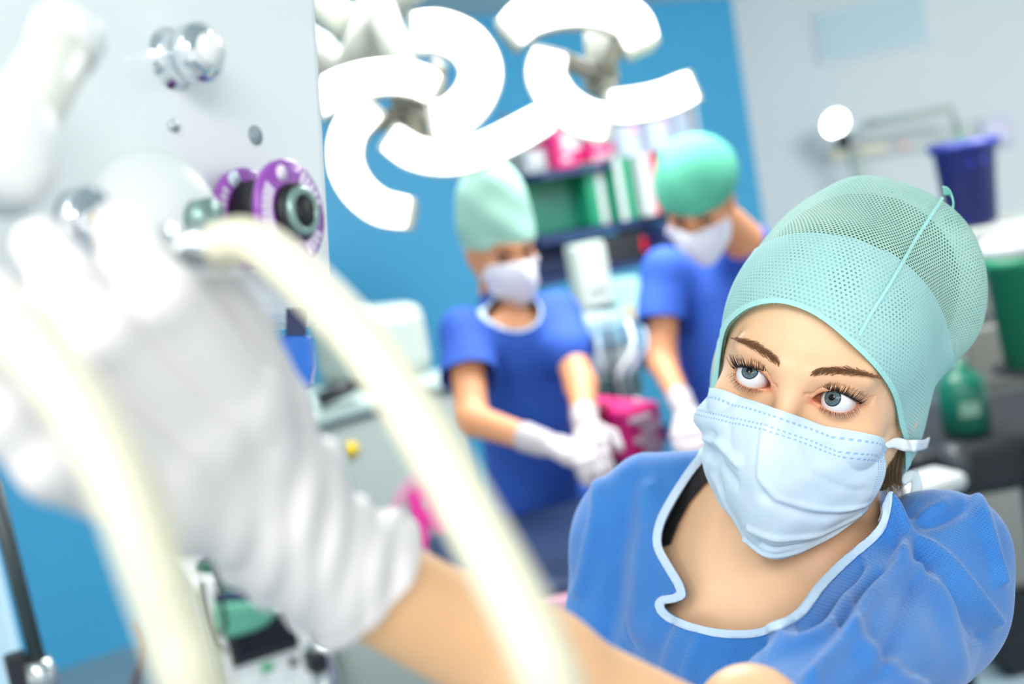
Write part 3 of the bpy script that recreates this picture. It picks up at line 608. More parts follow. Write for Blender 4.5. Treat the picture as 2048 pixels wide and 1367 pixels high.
def multi(name, parts, label, cat, group=None):     # parts: (part name, (v, f), material, bevel, sub-parts)
    r = thing(name, at_base([p[1][0] for p in parts]), label, cat, group)
    for p in parts:
        o = obj(p[0], p[1][0], p[1][1], p[2], r, space='w', smooth=len(p) > 3 and p[3] == 's', bevel=p[3] if len(p) > 3 and p[3] != 's' else 0)
        for q_ in (p[4] if len(p) > 4 else []): obj(q_[0], q_[1][0], q_[1][1], q_[2], o, space='w', smooth=False)
    return r
wt = lambda pts, r, n=12: tube([W(*p) for p in pts], r, n)
m_plast = mat('grey_green_plastic', (168, 180, 172), .45); m_whitep = mat('white_plastic', (232, 236, 234), .4); m_dark = mat('black_plastic', (26, 30, 36), .45)
m_navy = mat('navy_plastic', (20, 40, 84), .5); m_steel = mat('brushed_steel', (190, 198, 200), .25, metal=.9); m_green = mat('green_packaging', (16, 130, 94), .35); m_dgreen = mat('dark_green_plastic', (10, 92, 74), .4)
m_pink = mat('magenta_packaging', (206, 26, 110), .4); m_red = mat('red_packaging', (222, 30, 62), .4); m_lab = mat('white_paper', (186, 190, 194), .6); m_clear = mat('milky_plastic_bag', (164, 174, 190), .6)
m_blueb = mat('royal_blue_plastic', (26, 48, 150), .4); m_cream = mat('cream_plastic', (236, 226, 196), .4); m_amber = mat('amber_glass', (206, 140, 40), .2)
# ---------------------------------------------------------------- supply rack at the blue wall
RD = 4.3; A = yawed(WY); parts = []
def rack_at(px, py, dz=0.): return W(px, py, RD) + A[1] * dz
for px in (1050, 1420):
    for dz in (0, .38):
        p = rack_at(px, 480, dz); parts.append(('post', tube([[p[0], p[1], 0], [p[0], p[1], 2.12]], .014, 10), m_steel, 's'))
for y_ in (352, 478, 560, 770, 930):
    a = rack_at(1050, y_ + 6); b = rack_at(1420, y_ + 6); b[2] = a[2]; c = (a + b) / 2 + A[1] * .19; parts.append(('shelf', box(c, (np.linalg.norm(b - a), .40, .028), A), m_navy))
multi('supply_rack', parts, 'steel rack with dark navy shelves against the blue wall behind the two surgeons', 'rack')
SH = {}
def on_rack(name, cx, w, h, dep, sh, m, label, cat, group=None, extra=None, dz=.01, lift=0.):
    a = rack_at(1050, sh + 6); z0 = a[2] + .0145 + lift; p = rack_at(cx, sh - h / 2, dz); s_ = RD / FPX; c = np.array([p[0], p[1], z0 + h * s_ / 2]) + A[1] * dep / 2
    r = thing(name, c - np.array([0, 0, h * s_ / 2]), label, cat, group); obj('box' if 'bag' not in name else 'pouch', *box(c, (w * s_, dep, h * s_), A), m, r, space='w', smooth=False, bevel=.008)
    for (u0, v0, uw, vh, mm, nm) in (extra or []):
        cc = c + A[0] * u0 * w * s_ - A[1] * (dep / 2 + .002) + np.array([0, 0, v0 * h * s_]); obj(nm, *box(cc, (uw * w * s_, .004, vh * h * s_), A), mm, r, space='w', smooth=False)
    return r
on_rack('carton', 1078, 52, 48, .25, 352, mat('grey_card', (150, 162, 166), .7), 'small grey carton, first on the top shelf', 'box', extra=[(0, .1, .6, .3, m_lab, 'paper_label')])
on_rack('carton', 1145, 66, 92, .25, 352, m_pink, 'magenta carton with a white panel, next to the grey carton', 'box', extra=[(.05, .05, .7, .4, m_lab, 'paper_label'), (-.2, -.3, .3, .12, m_lab, 'paper_label')])
on_rack('carton', 1212, 58, 84, .25, 352, m_pink, 'magenta and white carton next to the plastic bags on the rack', 'box', extra=[(0, .15, .8, .5, m_lab, 'paper_label'), (0, -.36, .9, .08, m_lab, 'paper_label')])
for cx, w, h, lb in ((1272, 56, 86, 'milky plastic bag beside the magenta cartons'), (1330, 54, 104, 'milky plastic bag above the striped packets'), (1388, 54, 120, 'tallest milky plastic bag, at the end of the top shelf')):
    on_rack('plastic_bag', cx, w, h, .22, 352, m_clear, lb, 'bag', 'plastic bags on the rack', extra=[(.1, .1, .35, .2, mat('lilac_print', (190, 150, 200), .6), 'print'), (-.25, -.2, .2, .35, mat('pale_print', (160, 190, 210), .6), 'print')])
on_rack('storage_bin', 1118, 118, 112, .3, 478, m_dgreen, 'wide dark green storage bin with a lighter rim', 'bin', extra=[(0, .36, .98, .18, mat('bin_rim', (14, 128, 84), .4), 'rim')])
for cx, ng in ((1205, 1), (1262, 2)):
    on_rack('packet', cx, 50, 128, .25, 478, m_green, ['green packet with one white stripe beside the dark green bin', 'green packet with a white stripe beside the red one'][ng - 1], 'packet', 'green packets on the rack', extra=[(.12 if ng == 1 else -.3, 0, .28, .98, m_lab, 'stripe')])
on_rack('packet', 1312, 38, 124, .25, 478, m_lab, 'white packet with a red edge behind the bent head', 'packet', extra=[(.3, 0, .35, .96, m_red, 'stripe')])
on_rack('storage_bin', 1372, 60, 90, .25, 478, m_green, 'small green bin at the end of the middle shelf', 'bin')
on_rack('storage_bin', 1112, 70, 60, .3, 560, m_navy, 'low navy bin under the dark green bin', 'bin')
on_rack('storage_bin', 1262, 110, 54, .3, 560, m_dark, 'low black bin under the green packets', 'bin', extra=[(.4, 0, .1, .5, m_red, 'paper_label')])
on_rack('storage_bin', 1372, 80, 60, .3, 560, m_navy, 'low navy bin behind the bent surgeon', 'bin')
# equipment in front of the rack
def stand_box(name, cx, cy, D, w, h, dep, m, label, cat, extra=(), yaw=None, group=None, bevel=.01, legs=True):
    A_ = yawed(WY if yaw is None else yaw); v, f = bx(cx, cy, D, w, h, dep, yaw); zb = v[:, 2].min(); cen = v.mean(0); r = thing(name, np.array([cen[0], cen[1], 0.]), label, cat, group)
    obj('housing', v, f, m, r, space='w', smooth=False, bevel=bevel); s_ = D / FPX
    fc = cen - A_[1] * dep / 2
    for (nm, u0, v0, uw, vh, mm) in extra:
        obj(nm, *box(fc + A_[0] * u0 * w * s_ + np.array([0, 0, v0 * h * s_]) - A_[1] * .004, (uw * w * s_, .012, vh * h * s_), A_), mm, r, space='w', smooth=False, bevel=.003)
    if legs and zb > .12:
        obj('column', *tube([[cen[0], cen[1], .05], [cen[0], cen[1], zb + .01]], .03, 14), m_steel, r, space='w')
        obj('foot', *box([cen[0], cen[1], .04], (min(.5, w * s_ + .1), .4, .07), A_), m_plast, r, space='w', smooth=False, bevel=.02)
    return r
stand_box('monitor', 1188, 550, 3.78, 76, 134, .06, mat('monitor_back', (172, 184, 174), .5), 'pale upright monitor between the two surgeons', 'monitor', [('vent_strip', 0, -.25, .7, .12, m_plast), ('bezel', .0, .0, .9, .86, mat('pale_screen', (180, 190, 188), .3))])
stand_box('suction_unit', 1258, 600, 4.0, 70, 90, .15, mat('pale_teal', (160, 206, 200), .4), 'pale teal unit beside the upright monitor', 'medical unit', [('bottle', -.1, -.3, .28, .35, m_amber)])
stand_box('instrument_cart', 1225, 720, 3.35, 130, 180, .3, mat('cart_grey', (150, 172, 178), .35), 'grey instrument cart with tubing below the pale monitor', 'cart', [('drawer', 0, .28, .9, .22, mat('drawer_blue', (120, 160, 180), .4)), ('drawer', 0, 0, .9, .22, m_steel), ('drawer', 0, -.3, .9, .25, mat('drawer_dark', (60, 84, 84), .4))])
stand_box('waste_crate', 1212, 862, 2.98, 50, 108, .3, mat('maroon_plastic', (120, 20, 50), .5), 'dark maroon crate next to the magenta box', 'crate', legs=False, bevel=.01)
stand_box('printed_box', 1292, 862, 2.95, 90, 104, .3, m_pink, 'magenta box with white print under the surgical glove', 'box', [('print', -.1, .28, .6, .1, m_lab), ('print', .1, .08, .5, .1, m_lab), ('print', -.05, -.12, .6, .1, m_lab), ('print', .1, -.32, .5, .1, m_lab)], legs=True)
rngp = random.Random(3)
for i, (x0, x1) in enumerate(((1185, 1200), (1210, 1235), (1255, 1245), (1280, 1265))):
    single('tubing', tube(curve([W(x0, 640, 3.35), W(x0 + 12, 690, 3.30), W(x1 - 8, 750, 3.3), W(x1, 800, 3.35)], 6), .006, 8), [m_clear, m_dark, m_whitep, m_clear][i], ['clear tube nearest the pale monitor', 'black cable hanging down the grey cart', 'white tube hanging down the grey cart', 'clear tube nearest the bent surgeon'][i], 'tube', 'tubes on the cart', smooth=True)
# ---------------------------------------------------------------- grey anaesthesia machine
yA = 38.; AA = yawed(yA); D0 = 3.15
c0 = W(800, 960, D0); top = W(745, 815, D0)[2]
r = thing('anaesthesia_machine', np.array([c0[0], c0[1], 0]), 'grey-green trolley machine with a magenta R logo and yellow sticker', 'medical machine')
cb = np.array([c0[0], c0[1], 0]) + AA[1] * .25
w_ = .52
obj('cabinet', *box(cb + [0, 0, top / 2 + .05], (w_, .5, top - .1), AA), m_plast, r, space='w', smooth=False, bevel=.04)
obj('worktop', *box(cb + [0, 0, top + .02], (w_ + .05, .54, .05), AA), mat('worktop_grey', (160, 180, 174), .4), r, space='w', smooth=False, bevel=.02)
obj('console', *box(cb + AA[0] * .14 + [0, 0, top + .15], (.22, .35, .22), AA), m_plast, r, space='w', smooth=False, bevel=.05)
obj('handle', *tube([cb - AA[0] * .20 - AA[1] * .26 + [0, 0, top + .07], cb - AA[0] * .08 - AA[1] * .27 + [0, 0, top + .09]], .02, 12), m_dark, r, space='w')
for i in (-1, 1):
    for j in (-1, 1):
        q0 = cb + AA[0] * i * w_ * .4 + AA[1] * j * .2; obj('castor', *lathe(q0 + [0, 0, .05] - AA[0] * .02, AA[0], [(0, .05), (.04, .05)], 20), m_dark, r, space='w')
fc = cb - AA[1] * .251
def face_pt(px, py): return wp(px, py, fc, AA[1])
pY = face_pt(703, 898); obj('sticker', *lathe(pY - AA[1] * .001, -AA[1], [(0, .022), (.003, .022)], 30), mat('yellow_sticker', (228, 196, 40), .5), r, space='w')
pR = face_pt(862, 1035)
ringp = []
m_logo = mat('magenta_print', (222, 60, 150), .5); m_logoring = mat('pale_magenta_print', (206, 150, 172), .5)
K = 40; V = []; F = []
for k in range(K + 1):
    a = math.radians(-40 + 300 * k / K)
    for rr in (.108, .140):
        for z in (.001, .004): V.append(pR + (AA[0] * math.cos(a) + np.array([0, 0, 1]) * math.sin(a)) * rr - AA[1] * z)
for k in range(K):
    b = k * 4; F += [(b + 1, b + 3, b + 7, b + 5), (b, b + 4, b + 6, b + 2), (b, b + 1, b + 5, b + 4), (b + 2, b + 6, b + 7, b + 3)]
obj('logo_ring', V, F, m_logoring, r, space='w', smooth=False)
def letter(txt, size, origin, right, up, nrm, m, parent, name='lettering', thick=.002, bold=.0):
    cu = bpy.data.curves.new(name, 'FONT'); cu.body = txt; cu.size = size; cu.extrude = thick; cu.align_x = 'CENTER'; cu.align_y = 'CENTER'; cu.offset = bold
    o = bpy.data.objects.new(name, cu); me = bpy.data.meshes.new_from_object(o); bpy.data.objects.remove(o)
    v = np.array([x.co[:] for x in me.vertices]); f = [tuple(p.vertices) for p in me.polygons]
    return obj(name, origin + v[:, :1] * np.asarray(right) + v[:, 1:2] * np.asarray(up) + v[:, 2:] * np.asarray(nrm), f, m, parent, space='w', smooth=False)
letter('R', .23, pR, AA[0], [0, 0, 1.], -AA[1], m_logo, r, 'lettering', .003, .012)
# ---------------------------------------------------------------- equipment behind the wrist
stand_box('ventilator', 520, 1290, 2.9, 230, 330, .35, m_whitep, 'white ventilator with a black display, behind the raised wrist', 'medical machine', [('display', .03, .05, .60, .26, m_dark), ('lamp', .02, -.14, .10, .05, mat('green_lamp', (60, 170, 110), .4)), ('knob', .25, -.16, .07, .05, m_dark), ('side_panel', -.42, 0, .1, .9, m_plast), ('display_glass', .05, .05, .5, .18, mat('violet_display', (58, 54, 78), .3))], yaw=24, legs=False)
v, f = lathe(W(475, 1215, 2.95) + [0, 0, -.04], [0, 0, 1], [(0, .10), (.02, .115), (.06, .11), (.062, .112), (.10, .10), (.14, .07), (.17, .03), (.175, .0)], 36)
hum = thing('gas_absorber', W(475, 1215, 2.95) + [0, 0, -.04], 'pale green dome canister with a dark lid on top of the white ventilator', 'canister'); obj('canister', v, f, mat('pale_green_plastic', (120, 200, 168), .3), hum, space='w')
obj('lid', *lathe(W(470, 1160, 2.95), [0, 0, 1], [(0, .09), (.02, .10), (.07, .09), (.10, .05), (.11, .0)], 30), m_dgreen, hum, space='w'); obj('collar', *lathe(W(472, 1180, 2.95), [0, 0, 1], [(0, .108), (.03, .108)], 30), m_navy, hum, space='w')
for i, pts in enumerate(([(395, 1120, 2.7), (425, 1110, 2.7), (440, 1190, 2.65), (450, 1250, 2.65), (430, 1270, 2.7)], [(400, 1160, 2.7), (410, 1230, 2.7), (430, 1290, 2.7), (450, 1300, 2.84)])):
    single('cable', tube(curve([W(*p) for p in pts], 8), .006, 8), m_dark, ['looped black cable in front of the green dome', 'black cable running down to the black display'][i], 'cable', smooth=True)
p = W(640, 1300, 2.8); multi('drip_stand', [('pole', tube([[p[0], p[1], .05], [p[0], p[1], p[2] + .02]], .03, 14), m_steel, 's'), ('clamp', box(W(632, 1318, 2.78), (.05, .05, .05), A), m_dark, .005), ('base', lathe([p[0], p[1], .0], [0, 0, 1], [(0, .2), (.03, .2), (.05, .03)], 30), m_steel, 's')], 'stubby steel stand with a black clamp below the forearm', 'stand')
single('hose', tube(curve([W(275, 1240, 3.6), W(292, 1290, 3.6), W(280, 1340, 3.6), W(255, 1400, 3.6)], 6), .012, 10), mat('brown_rubber', (120, 76, 72), .6), 'thin reddish-brown hose hanging against the blue wall', 'hose', smooth=True)
# dark pole at the far left with its clamp and a pale panel edge
p0 = W(-15, 960, 1.55); p1 = W(82, 1345, 1.60)
multi('support_arm', [('pole', tube([p0, p1], .011, 14), mat('dark_green_steel', (44, 56, 58), .4), 's'), ('knob', lathe(p1, p1 - p0, [(-.02, .018), (.005, .022), (.03, .018)], 20), m_steel, 's'), ('clamp', box(p1 + [-.03, 0, 0], (.03, .03, .07), A), m_dark, .005)], 'slanted dark steel arm with a clamp at the far side of the blue wall', 'support arm')
v, f = bx(-45, 1230, 2.2, 110, 700, .04, 10); v2, f2 = box([v[:, 0].mean(), v[:, 1].mean(), .3], (.04, .04, .6)); multi('pale_screen', [('panel', (v, f), mat('pale_blue_panel', (190, 222, 238), .4), .01)], 'pale blue upright panel at the edge behind the slanted arm', 'screen')
# ---------------------------------------------------------------- operating table, drape
zt = W(1110, 1162, 2.15)[2]
ta = on_z(1050, 1182, zt); tb = on_z(1182, 1148, zt); td = (tb - ta) / np.linalg.norm(tb - ta); tn = np.array([-td[1], td[0], 0]); L0 = ta - td * .10
Wd = .54; Ln = 1.0; TA = np.array([td, tn, [0, 0, 1]])
tc_ = L0 + td * Ln / 2 + tn * Wd / 2
multi('operating_table', [('mattress', box(tc_ - [0, 0, .04], (Ln, Wd, .08), TA), mat('navy_mattress', (38, 58, 96), .5), .02), ('side_rail', box(L0 + td * Ln / 2 - tn * .02 - [0, 0, .045], (Ln, .03, .05), TA), mat('pink_rail', (236, 176, 196), .35), .006),
    ('frame', box(tc_ - [0, 0, .11], (Ln - .04, Wd - .06, .05), TA), m_blueb, .01), ('column', box(tc_ - [0, 0, (zt + .1) / 2], (.3, .25, zt - .16), TA), m_steel, .02), ('base', box([tc_[0], tc_[1], .05], (.8, .42, .1), TA), m_steel, .02)], 'operating table with a navy mattress and pink side rail', 'table')
def drape_sdf(p):
    c = tc_ + td * .22 + tn * .04; q_ = (p - c) @ TA.T; d = ell(q_, (0, 0, .02), (.30, .17, .07)); d = smin(d, ell(q_, (-.25, .04, .02), (.10, .09, .06)), .06)
    d -= .006 * np.sin(q_[:, 0] * 40 + q_[:, 1] * 15) * np.sin(q_[:, 1] * 37); return np.maximum(d, -.001 - q_[:, 2])
dv, df = surf(drape_sdf, tc_ - [1.1, 1.1, .1], tc_ + [1.3, 1.3, .4], .012); tag(obj('patient_drape', dv, df, mat('lilac_drape', (150, 142, 178), .7, bump=.3), space='w'), 'lilac sheet covering the mound on the operating table', 'drape')
# ---------------------------------------------------------------- surgical lamps
m_lens = mat('lit_lens', (255, 255, 255), .3, emit=((255, 252, 246), 2.2)); m_house = mat('lamp_housing', (168, 172, 162), .35); m_hub = mat('lamp_hub', (150, 150, 136), .4)
def petal(pts, D, w, root, dz):
    c = curve(pts, 6); D2 = D + dz; P3 = np.array([C(x, y, D2) for x, y in c]); t = np.gradient(P3, axis=0); t /= np.linalg.norm(t, axis=1)[:, None]; s_ = np.cross(t, [0, 0, 1.]); s_ /= np.linalg.norm(s_, axis=1)[:, None]; n = len(P3)
    def solid(hw, z0, z1, ext):
        Q = P3.copy(); Q[0] -= t[0] * ext; Q[-1] += t[-1] * ext; u = np.linspace(-1, 1, n); hwv = (hw * (1 - .10 * u ** 6))[:, None]
        ring = [Q + s_ * hwv + [0, 0, z1], Q + s_ * hwv * .8 + [0, 0, z1 + .012 * (z1 > 0)], Q - s_ * hwv * .8 + [0, 0, z1 + .012 * (z1 > 0)], Q - s_ * hwv + [0, 0, z1], Q - s_ * hwv * .75 + [0, 0, z0], Q + s_ * hwv * .75 + [0, 0, z0]]; m = len(ring)
        V = np.concatenate(ring); F = [(a * n + i, ((a + 1) % m) * n + i, ((a + 1) % m) * n + i + 1, a * n + i + 1) for a in range(m) for i in range(n - 1)] + [tuple(a * n for a in range(m))[::-1], tuple(a * n + n - 1 for a in range(m))]; return V, F
    hw = w * D / FPX / 2 * .93
    h = obj('petal', *solid(hw * 1.06, -.07, -.004, .012), m_house, root, smooth=False, bevel=.004); obj('divider', *merge(*[box(P3[k] + [0, 0, .003], (hw * 1.8, .0022, .004), [s_[k], t[k], [0, 0, 1.]]) for k in np.linspace(0, n - 1, 7).astype(int)[1:-1]]), m_house, h, smooth=False); obj('lens', *solid(hw * .93, -.003, .002, 0), m_lens, h, smooth=False)
def lamp(name, D, hub, petals, arms, label, tops):
    r = thing(name, W(hub[0], hub[1], D), label, 'surgical lamp', 'surgical lamps')
    for i, (pts, w, dz) in enumerate(petals): petal(pts, D, w, r, dz)
    obj('hub', *lathe(C(*hub, D + .12), [0, 0, -1], [(0, .02), (.01, .034), (.05, .034), (.07, .02), (.075, .0)], 30), m_hub, r)
    for a in arms: obj('arm', *tube([C(*q_) for q_ in a[0]], a[1], 14), m_house, r)
    for s in tops: obj('spoke', *tube([C(hub[0], hub[1], D + .12), C(s[0], s[1], D + .07)], .018, 10), m_hub, r)
    return r
lamp('surgical_lamp', 2.0, (818, 225), [
    ([(632, 205), (668, 178), (720, 160), (775, 152), (830, 158), (868, 176)], 78, 0.04), ([(828, 62), (880, 62), (935, 88), (962, 140), (945, 195), (905, 232), (868, 240)], 92, 0.), ([(782, 275), (830, 305), (895, 315), (960, 300), (1030, 268), (1095, 232)], 76, .02), ([(742, 212), (700, 258), (690, 318), (712, 372), (758, 412), (815, 425)], 80, 0.05)],
    [([(818, 225, 2.12), (800, 120, 2.2), (760, 20, 2.25)], .03), ([(760, 30, 2.3), (700, 150, 2.35), (640, 110, 2.4), (560, 60, 2.5)], .045), ([(605, -20, 2.6), (700, 55, 2.5), (770, 10, 2.4), (860, -60, 2.5)], .04)], 'larger surgical lamp of four lit curved heads, nearer the white panel', [(700, 260), (880, 235), (880, 130), (850, 290)])
lamp('surgical_lamp', 2.05, (1205, 150), [
    ([(1022, 62), (1060, 30), (1130, 12), (1205, 15), (1262, 40), (1285, 85)], 88, 0.04), ([(1100, 105), (1092, 150), (1120, 200), (1165, 232), (1215, 245)], 84, 0.), ([(1222, 212), (1270, 208), (1330, 195), (1385, 172)], 78, .03)],
    [([(1205, 150, 2.17), (1195, 60, 2.3), (1170, -40, 2.4)], .03)], 'surgical lamp of three lit curved heads, nearer the corner', [(1100, 110), (1250, 60), (1230, 215)])
# ---------------------------------------------------------------- white wall side
pa = corner - nR * .001
def wr(px, py): return wp(px, py, corner, nR)
v0 = [wr(1637, 32), wr(1846, -16), wr(1846, 78), wr(1643, 124)]
zs = [(v0[0][2] + v0[1][2]) / 2, (v0[2][2] + v0[3][2]) / 2]; x0 = (v0[0] + v0[3]) / 2; x1 = (v0[1] + v0[2]) / 2; L_ = np.linalg.norm((x1 - x0)[:2]); cvn = (x0 + x1) / 2; cvn[2] = (zs[0] + zs[1]) / 2; RA = np.array([wdir, nR, [0, 0, 1]])
multi('air_vent', [('frame', box(cvn - nR * .015, (L_ + .06, .03, abs(zs[0] - zs[1]) + .06), RA), mat('vent_frame', (206, 218, 222), .5), .008), ('grille', box(cvn - nR * .034, (L_, .012, abs(zs[0] - zs[1])), RA), mat('vent_grille', (176, 204, 212), .5), .003)], 'pale blue-grey rectangular air vent high on the white wall', 'vent')
e0 = wr(1660, 320); rail0 = wr(1640, 335); rail1 = wr(1900, 270)
def railbox(px0, px1, py, hh, off=.06):
    a = wr(px0, py); b = wr(px1, py - (px1 - px0) * .22); b[2] = a[2]; return box((a + b) / 2 - nR * off, (np.linalg.norm(b - a), .05, hh), RA)
multi('wall_rail', [('rail', railbox(1650, 2000, 322, .05, .03), mat('rail_grey', (196, 204, 200), .4), .01), ('trim', railbox(1655, 1770, 312, .05, .075), m_cream, .01), ('socket', railbox(1795, 1815, 292, .06, .06), mat('pink_socket', (232, 196, 190), .5), .01)], 'grey service rail with a cream strip along the white wall', 'rail')
lc = wr(1676, 262) - nR * .6; Dl = -w2c(lc[None])[0][2]; hd_ = W(1670, 246, Dl)
dirv = np.array([.15, -.75, -.3]); dirv /= np.linalg.norm(dirv)
multi('examination_lamp', [('lamp_head', lathe(hd_ - dirv * .06, dirv, [(0, .03), (.02, .06), (.06, .085), (.062, .07)], 30), m_whitep, 's', [('lens', lathe(hd_ + dirv * .004, dirv, [(0, .075), (.004, .075)], 30), mat('lamp_lens', (255, 255, 255), .3, emit=((250, 255, 255), 6.)))]),
    ('joint', lathe(W(1686, 282, Dl), [0, 0, 1], [(-.05, .035), (.05, .045)], 20), m_dark, 's'), ('arm', wt([(1700, 262, Dl), (1745, 246, Dl)], .03), mat('arm_grey', (160, 172, 172), .4), 's'), ('arm', wt([(1745, 248, Dl), (1902, 216, Dl - .1), (1916, 262, Dl - .05)], .022), m_plast, 's'), ('bracket', wt([(1916, 262, Dl - .05), (1925, 300, Dl + .1)], .03), mat('pale_green_bracket', (170, 210, 180), .5), 's'), ('column', wt([(1706, 300, Dl), (1730, 400, Dl)], .04), m_plast, 's')], 'small round lit lamp on a jointed arm by the white wall', 'lamp')
def bucket(c, r0, r1, h, m, m2, name, label, cat):
    v, f = lathe(c, [0, 0, 1], [(0, r0), (h - .03, r1), (h - .025, r1 + .015), (h, r1 + .015), (h, r1 - .006), (.02, r0 - .008)], 40); rt = thing(name, c, label, cat); obj('bucket', v, f, m, rt, space='w'); return rt
Db = 3.6
bc = W(1945, 445, Db); rt = bucket(bc, .068 * 1.1, .092, .26, mat('navy_bin', (26, 40, 120), .4), None, 'sharps_bin', 'navy blue tapered bin standing on the grey cabinet', 'bin')
obj('label_strip', *box(bc + [0.0, -.085, .2], (.05, .004, .03)), m_blueb, rt, space='w', smooth=False)
_w = wr(1988, 262); single('plastic_box', box(_w - nR * .06, (.18, .12, .17), RA), mat('lilac_plastic', (206, 206, 226), .4), 'pale lilac box on the wall behind the navy bin', 'box', bevel=.02)
m_beige = mat('beige_grey_metal', (128, 132, 128), .5)
cz = bc[2] - .01
r = thing('equipment_cabinet', [bc[0] + .12, bc[1] + .1, 0], 'grey-brown equipment cabinet carrying the navy bin', 'cabinet'); cc = np.array([bc[0] + .12, bc[1] + .1, 0])
obj('cabinet_body', *box(cc + [0, 0, cz / 2 + .15], (.52, .4, cz - .3)), m_beige, r, space='w', smooth=False, bevel=.02)
for k in range(3): 
    d_ = obj('drawer', *box(cc + [0, -.205, cz - .18 - k * .22], (.46, .02, .19)), mat('drawer_front', (96, 98, 92), .5), r, space='w', smooth=False, bevel=.01); obj('handle', *box(cc + [0, -.225, cz - .12 - k * .22], (.2, .02, .02)), m_dark, d_, space='w', smooth=False, bevel=.004)
obj('plinth', *box(cc + [0, 0, .17], (.5, .38, .26)), m_dark, r, space='w', smooth=False, bevel=.02)
for i in (-1, 1):
    for j in (-1, 1): obj('castor', *lathe(cc + [i * .2 - .02, j * .15, .04], [1, 0, 0], [(0, .04), (.04, .04)], 20), m_dark, r, space='w')
Dg = 2.75; gc = W(2072, 725, Dg); rt = bucket(gc, .07, .09, .27, mat('green_bin', (14, 122, 84), .45), None, 'waste_bin', 'green waste bin with a white lid beside the equipment cabinet', 'bin')
obj('lid', *lathe(gc + [0, 0, .27], [0, 0, 1], [(0, .10), (.025, .105), (.045, .08), (.05, 0)], 40), mat('lid_grey', (184, 190, 190), .5), rt, space='w')
st = np.array([gc[0], gc[1], 0]); single('bin_stand', merge(tube([st + [0, 0, .06], [gc[0], gc[1], gc[2]]], .025, 12), lathe(st, [0, 0, 1], [(0, .16), (.03, .16), (.06, .03)], 30), lathe(gc + [0, 0, -.012], [0, 0, 1], [(0, .1), (.011, .1)], 30)), m_dark, 'dark pedestal under the green waste bin', 'stand', smooth=False)
gb = W(1935, 862, 2.9); r = thing('gas_bottle', gb, 'green gas bottle with a pale label beside the dark machine base', 'bottle'); obj('bottle', *lathe(gb, [0, 0, 1], [(0, .05), (.01, .06), (.12, .06), (.15, .045), (.17, .02), (.185, .018), (.187, 0)], 36), mat('bottle_green', (16, 96, 76), .3), r, space='w'); obj('label_patch', *box(gb + [-.01, -.06, .07], (.05, .006, .035)), mat('pale_patch', (120, 160, 140), .6), r, space='w', smooth=False)
mb = W(1975, 880, 2.95); multi('machine_base', [('chassis', box([mb[0] + .05, mb[1] + .1, gb[2] - .075], (.62, .5, .14)), m_dark, .03), ('castor', lathe(W(1905, 925, 2.75) - [.02, 0, 0], [1, 0, 0], [(0, .05), (.045, .05)], 24), mat('castor_grey', (60, 66, 70), .4), 's'), ('leg', tube([[mb[0] + .2, mb[1] + .15, .0], [mb[0] + .2, mb[1] + .15, gb[2] - .1]], .06, 14), m_dark, 's'), ('leg', tube([[mb[0] - .1, mb[1] + .2, .0], [mb[0] - .1, mb[1] + .2, gb[2] - .1]], .06, 14), m_dark, 's')], 'dark wheeled machine base carrying the green gas bottle', 'machine base')
ws = W(1850, 968, 2.3); multi('foot_rest', [('pad', box(ws + [0, 0, 0], (.14, .10, .035), yawed(20)), mat('pad_white', (192, 198, 198), .5), .015), ('roller', tube([W(1830, 978, 2.28), W(1900, 974, 2.28)], .014, 14), m_cream, 's'), ('stem', tube([[ws[0], ws[1], 0], [ws[0], ws[1], ws[2]]], .015, 12), m_steel, 's')], 'small white padded rest behind the shoulder of the front person', 'rest')
# ceiling lights that light the room
for i, (x, y) in enumerate(((-.9, .1), (.35, 2.75), (2.1, 3.0), (.2, -1.2))):
    multi('ceiling_light', [('frame', box([x, y, CEIL - .02], (1.3 if i != 1 else 1.7, 1.0 if i != 1 else 1.3, .04)), m_whitep, .005), ('diffuser', box([x, y, CEIL - .045], (1.15, .85, .01)), mat('diffuser', (250, 250, 250), .5, emit=((255, 255, 255), 1.5)), .002)], ['ceiling light panel above the white gas panel', 'ceiling light panel above the operating table', 'ceiling light panel near the white wall', 'ceiling light panel behind the viewer'][i], 'ceiling light', 'ceiling lights')
# ---------------------------------------------------------------- the two surgeons
def frame(roll, yaw, pitch):
    r_, y_, p_ = map(math.radians, (roll, yaw, pitch)); F = np.array([math.sin(y_) * math.cos(p_), -math.sin(p_), math.cos(y_) * math.cos(p_)]); U = np.array([math.sin(y_) * math.sin(p_), math.cos(p_), math.cos(y_) * math.sin(p_)]); X = np.cross(F, U) * -1
    X = np.array([math.cos(y_), 0, -math.sin(y_)]); Rz = np.array([[math.cos(r_), -math.sin(r_), 0], [math.sin(r_), math.cos(r_), 0], [0, 0, 1]]); return Rz @ np.stack([X, F, U], 1)
m_bcap = mat('green_surgical_cap', (156, 200, 184), .8, var=.12, scale=18, bump=.3); m_bcap2 = mat('deep_green_surgical_cap', (84, 176, 146), .8, var=.15, scale=18, bump=.3)
m_bscrub = mat('deep_blue_scrubs', (38, 84, 178), .8, var=.10, scale=9, bump=.4); m_bmask = mat('white_mask', (222, 222, 232), .8); m_bglove = mat('white_glove', (186, 178, 182), .5); m_bskin = mat('tanned_skin', (214, 148, 104), .5); m_shoe = mat('white_clog', (220, 222, 220), .5)
m_brow2 = mat('dark_brows', (60, 40, 30), .7)
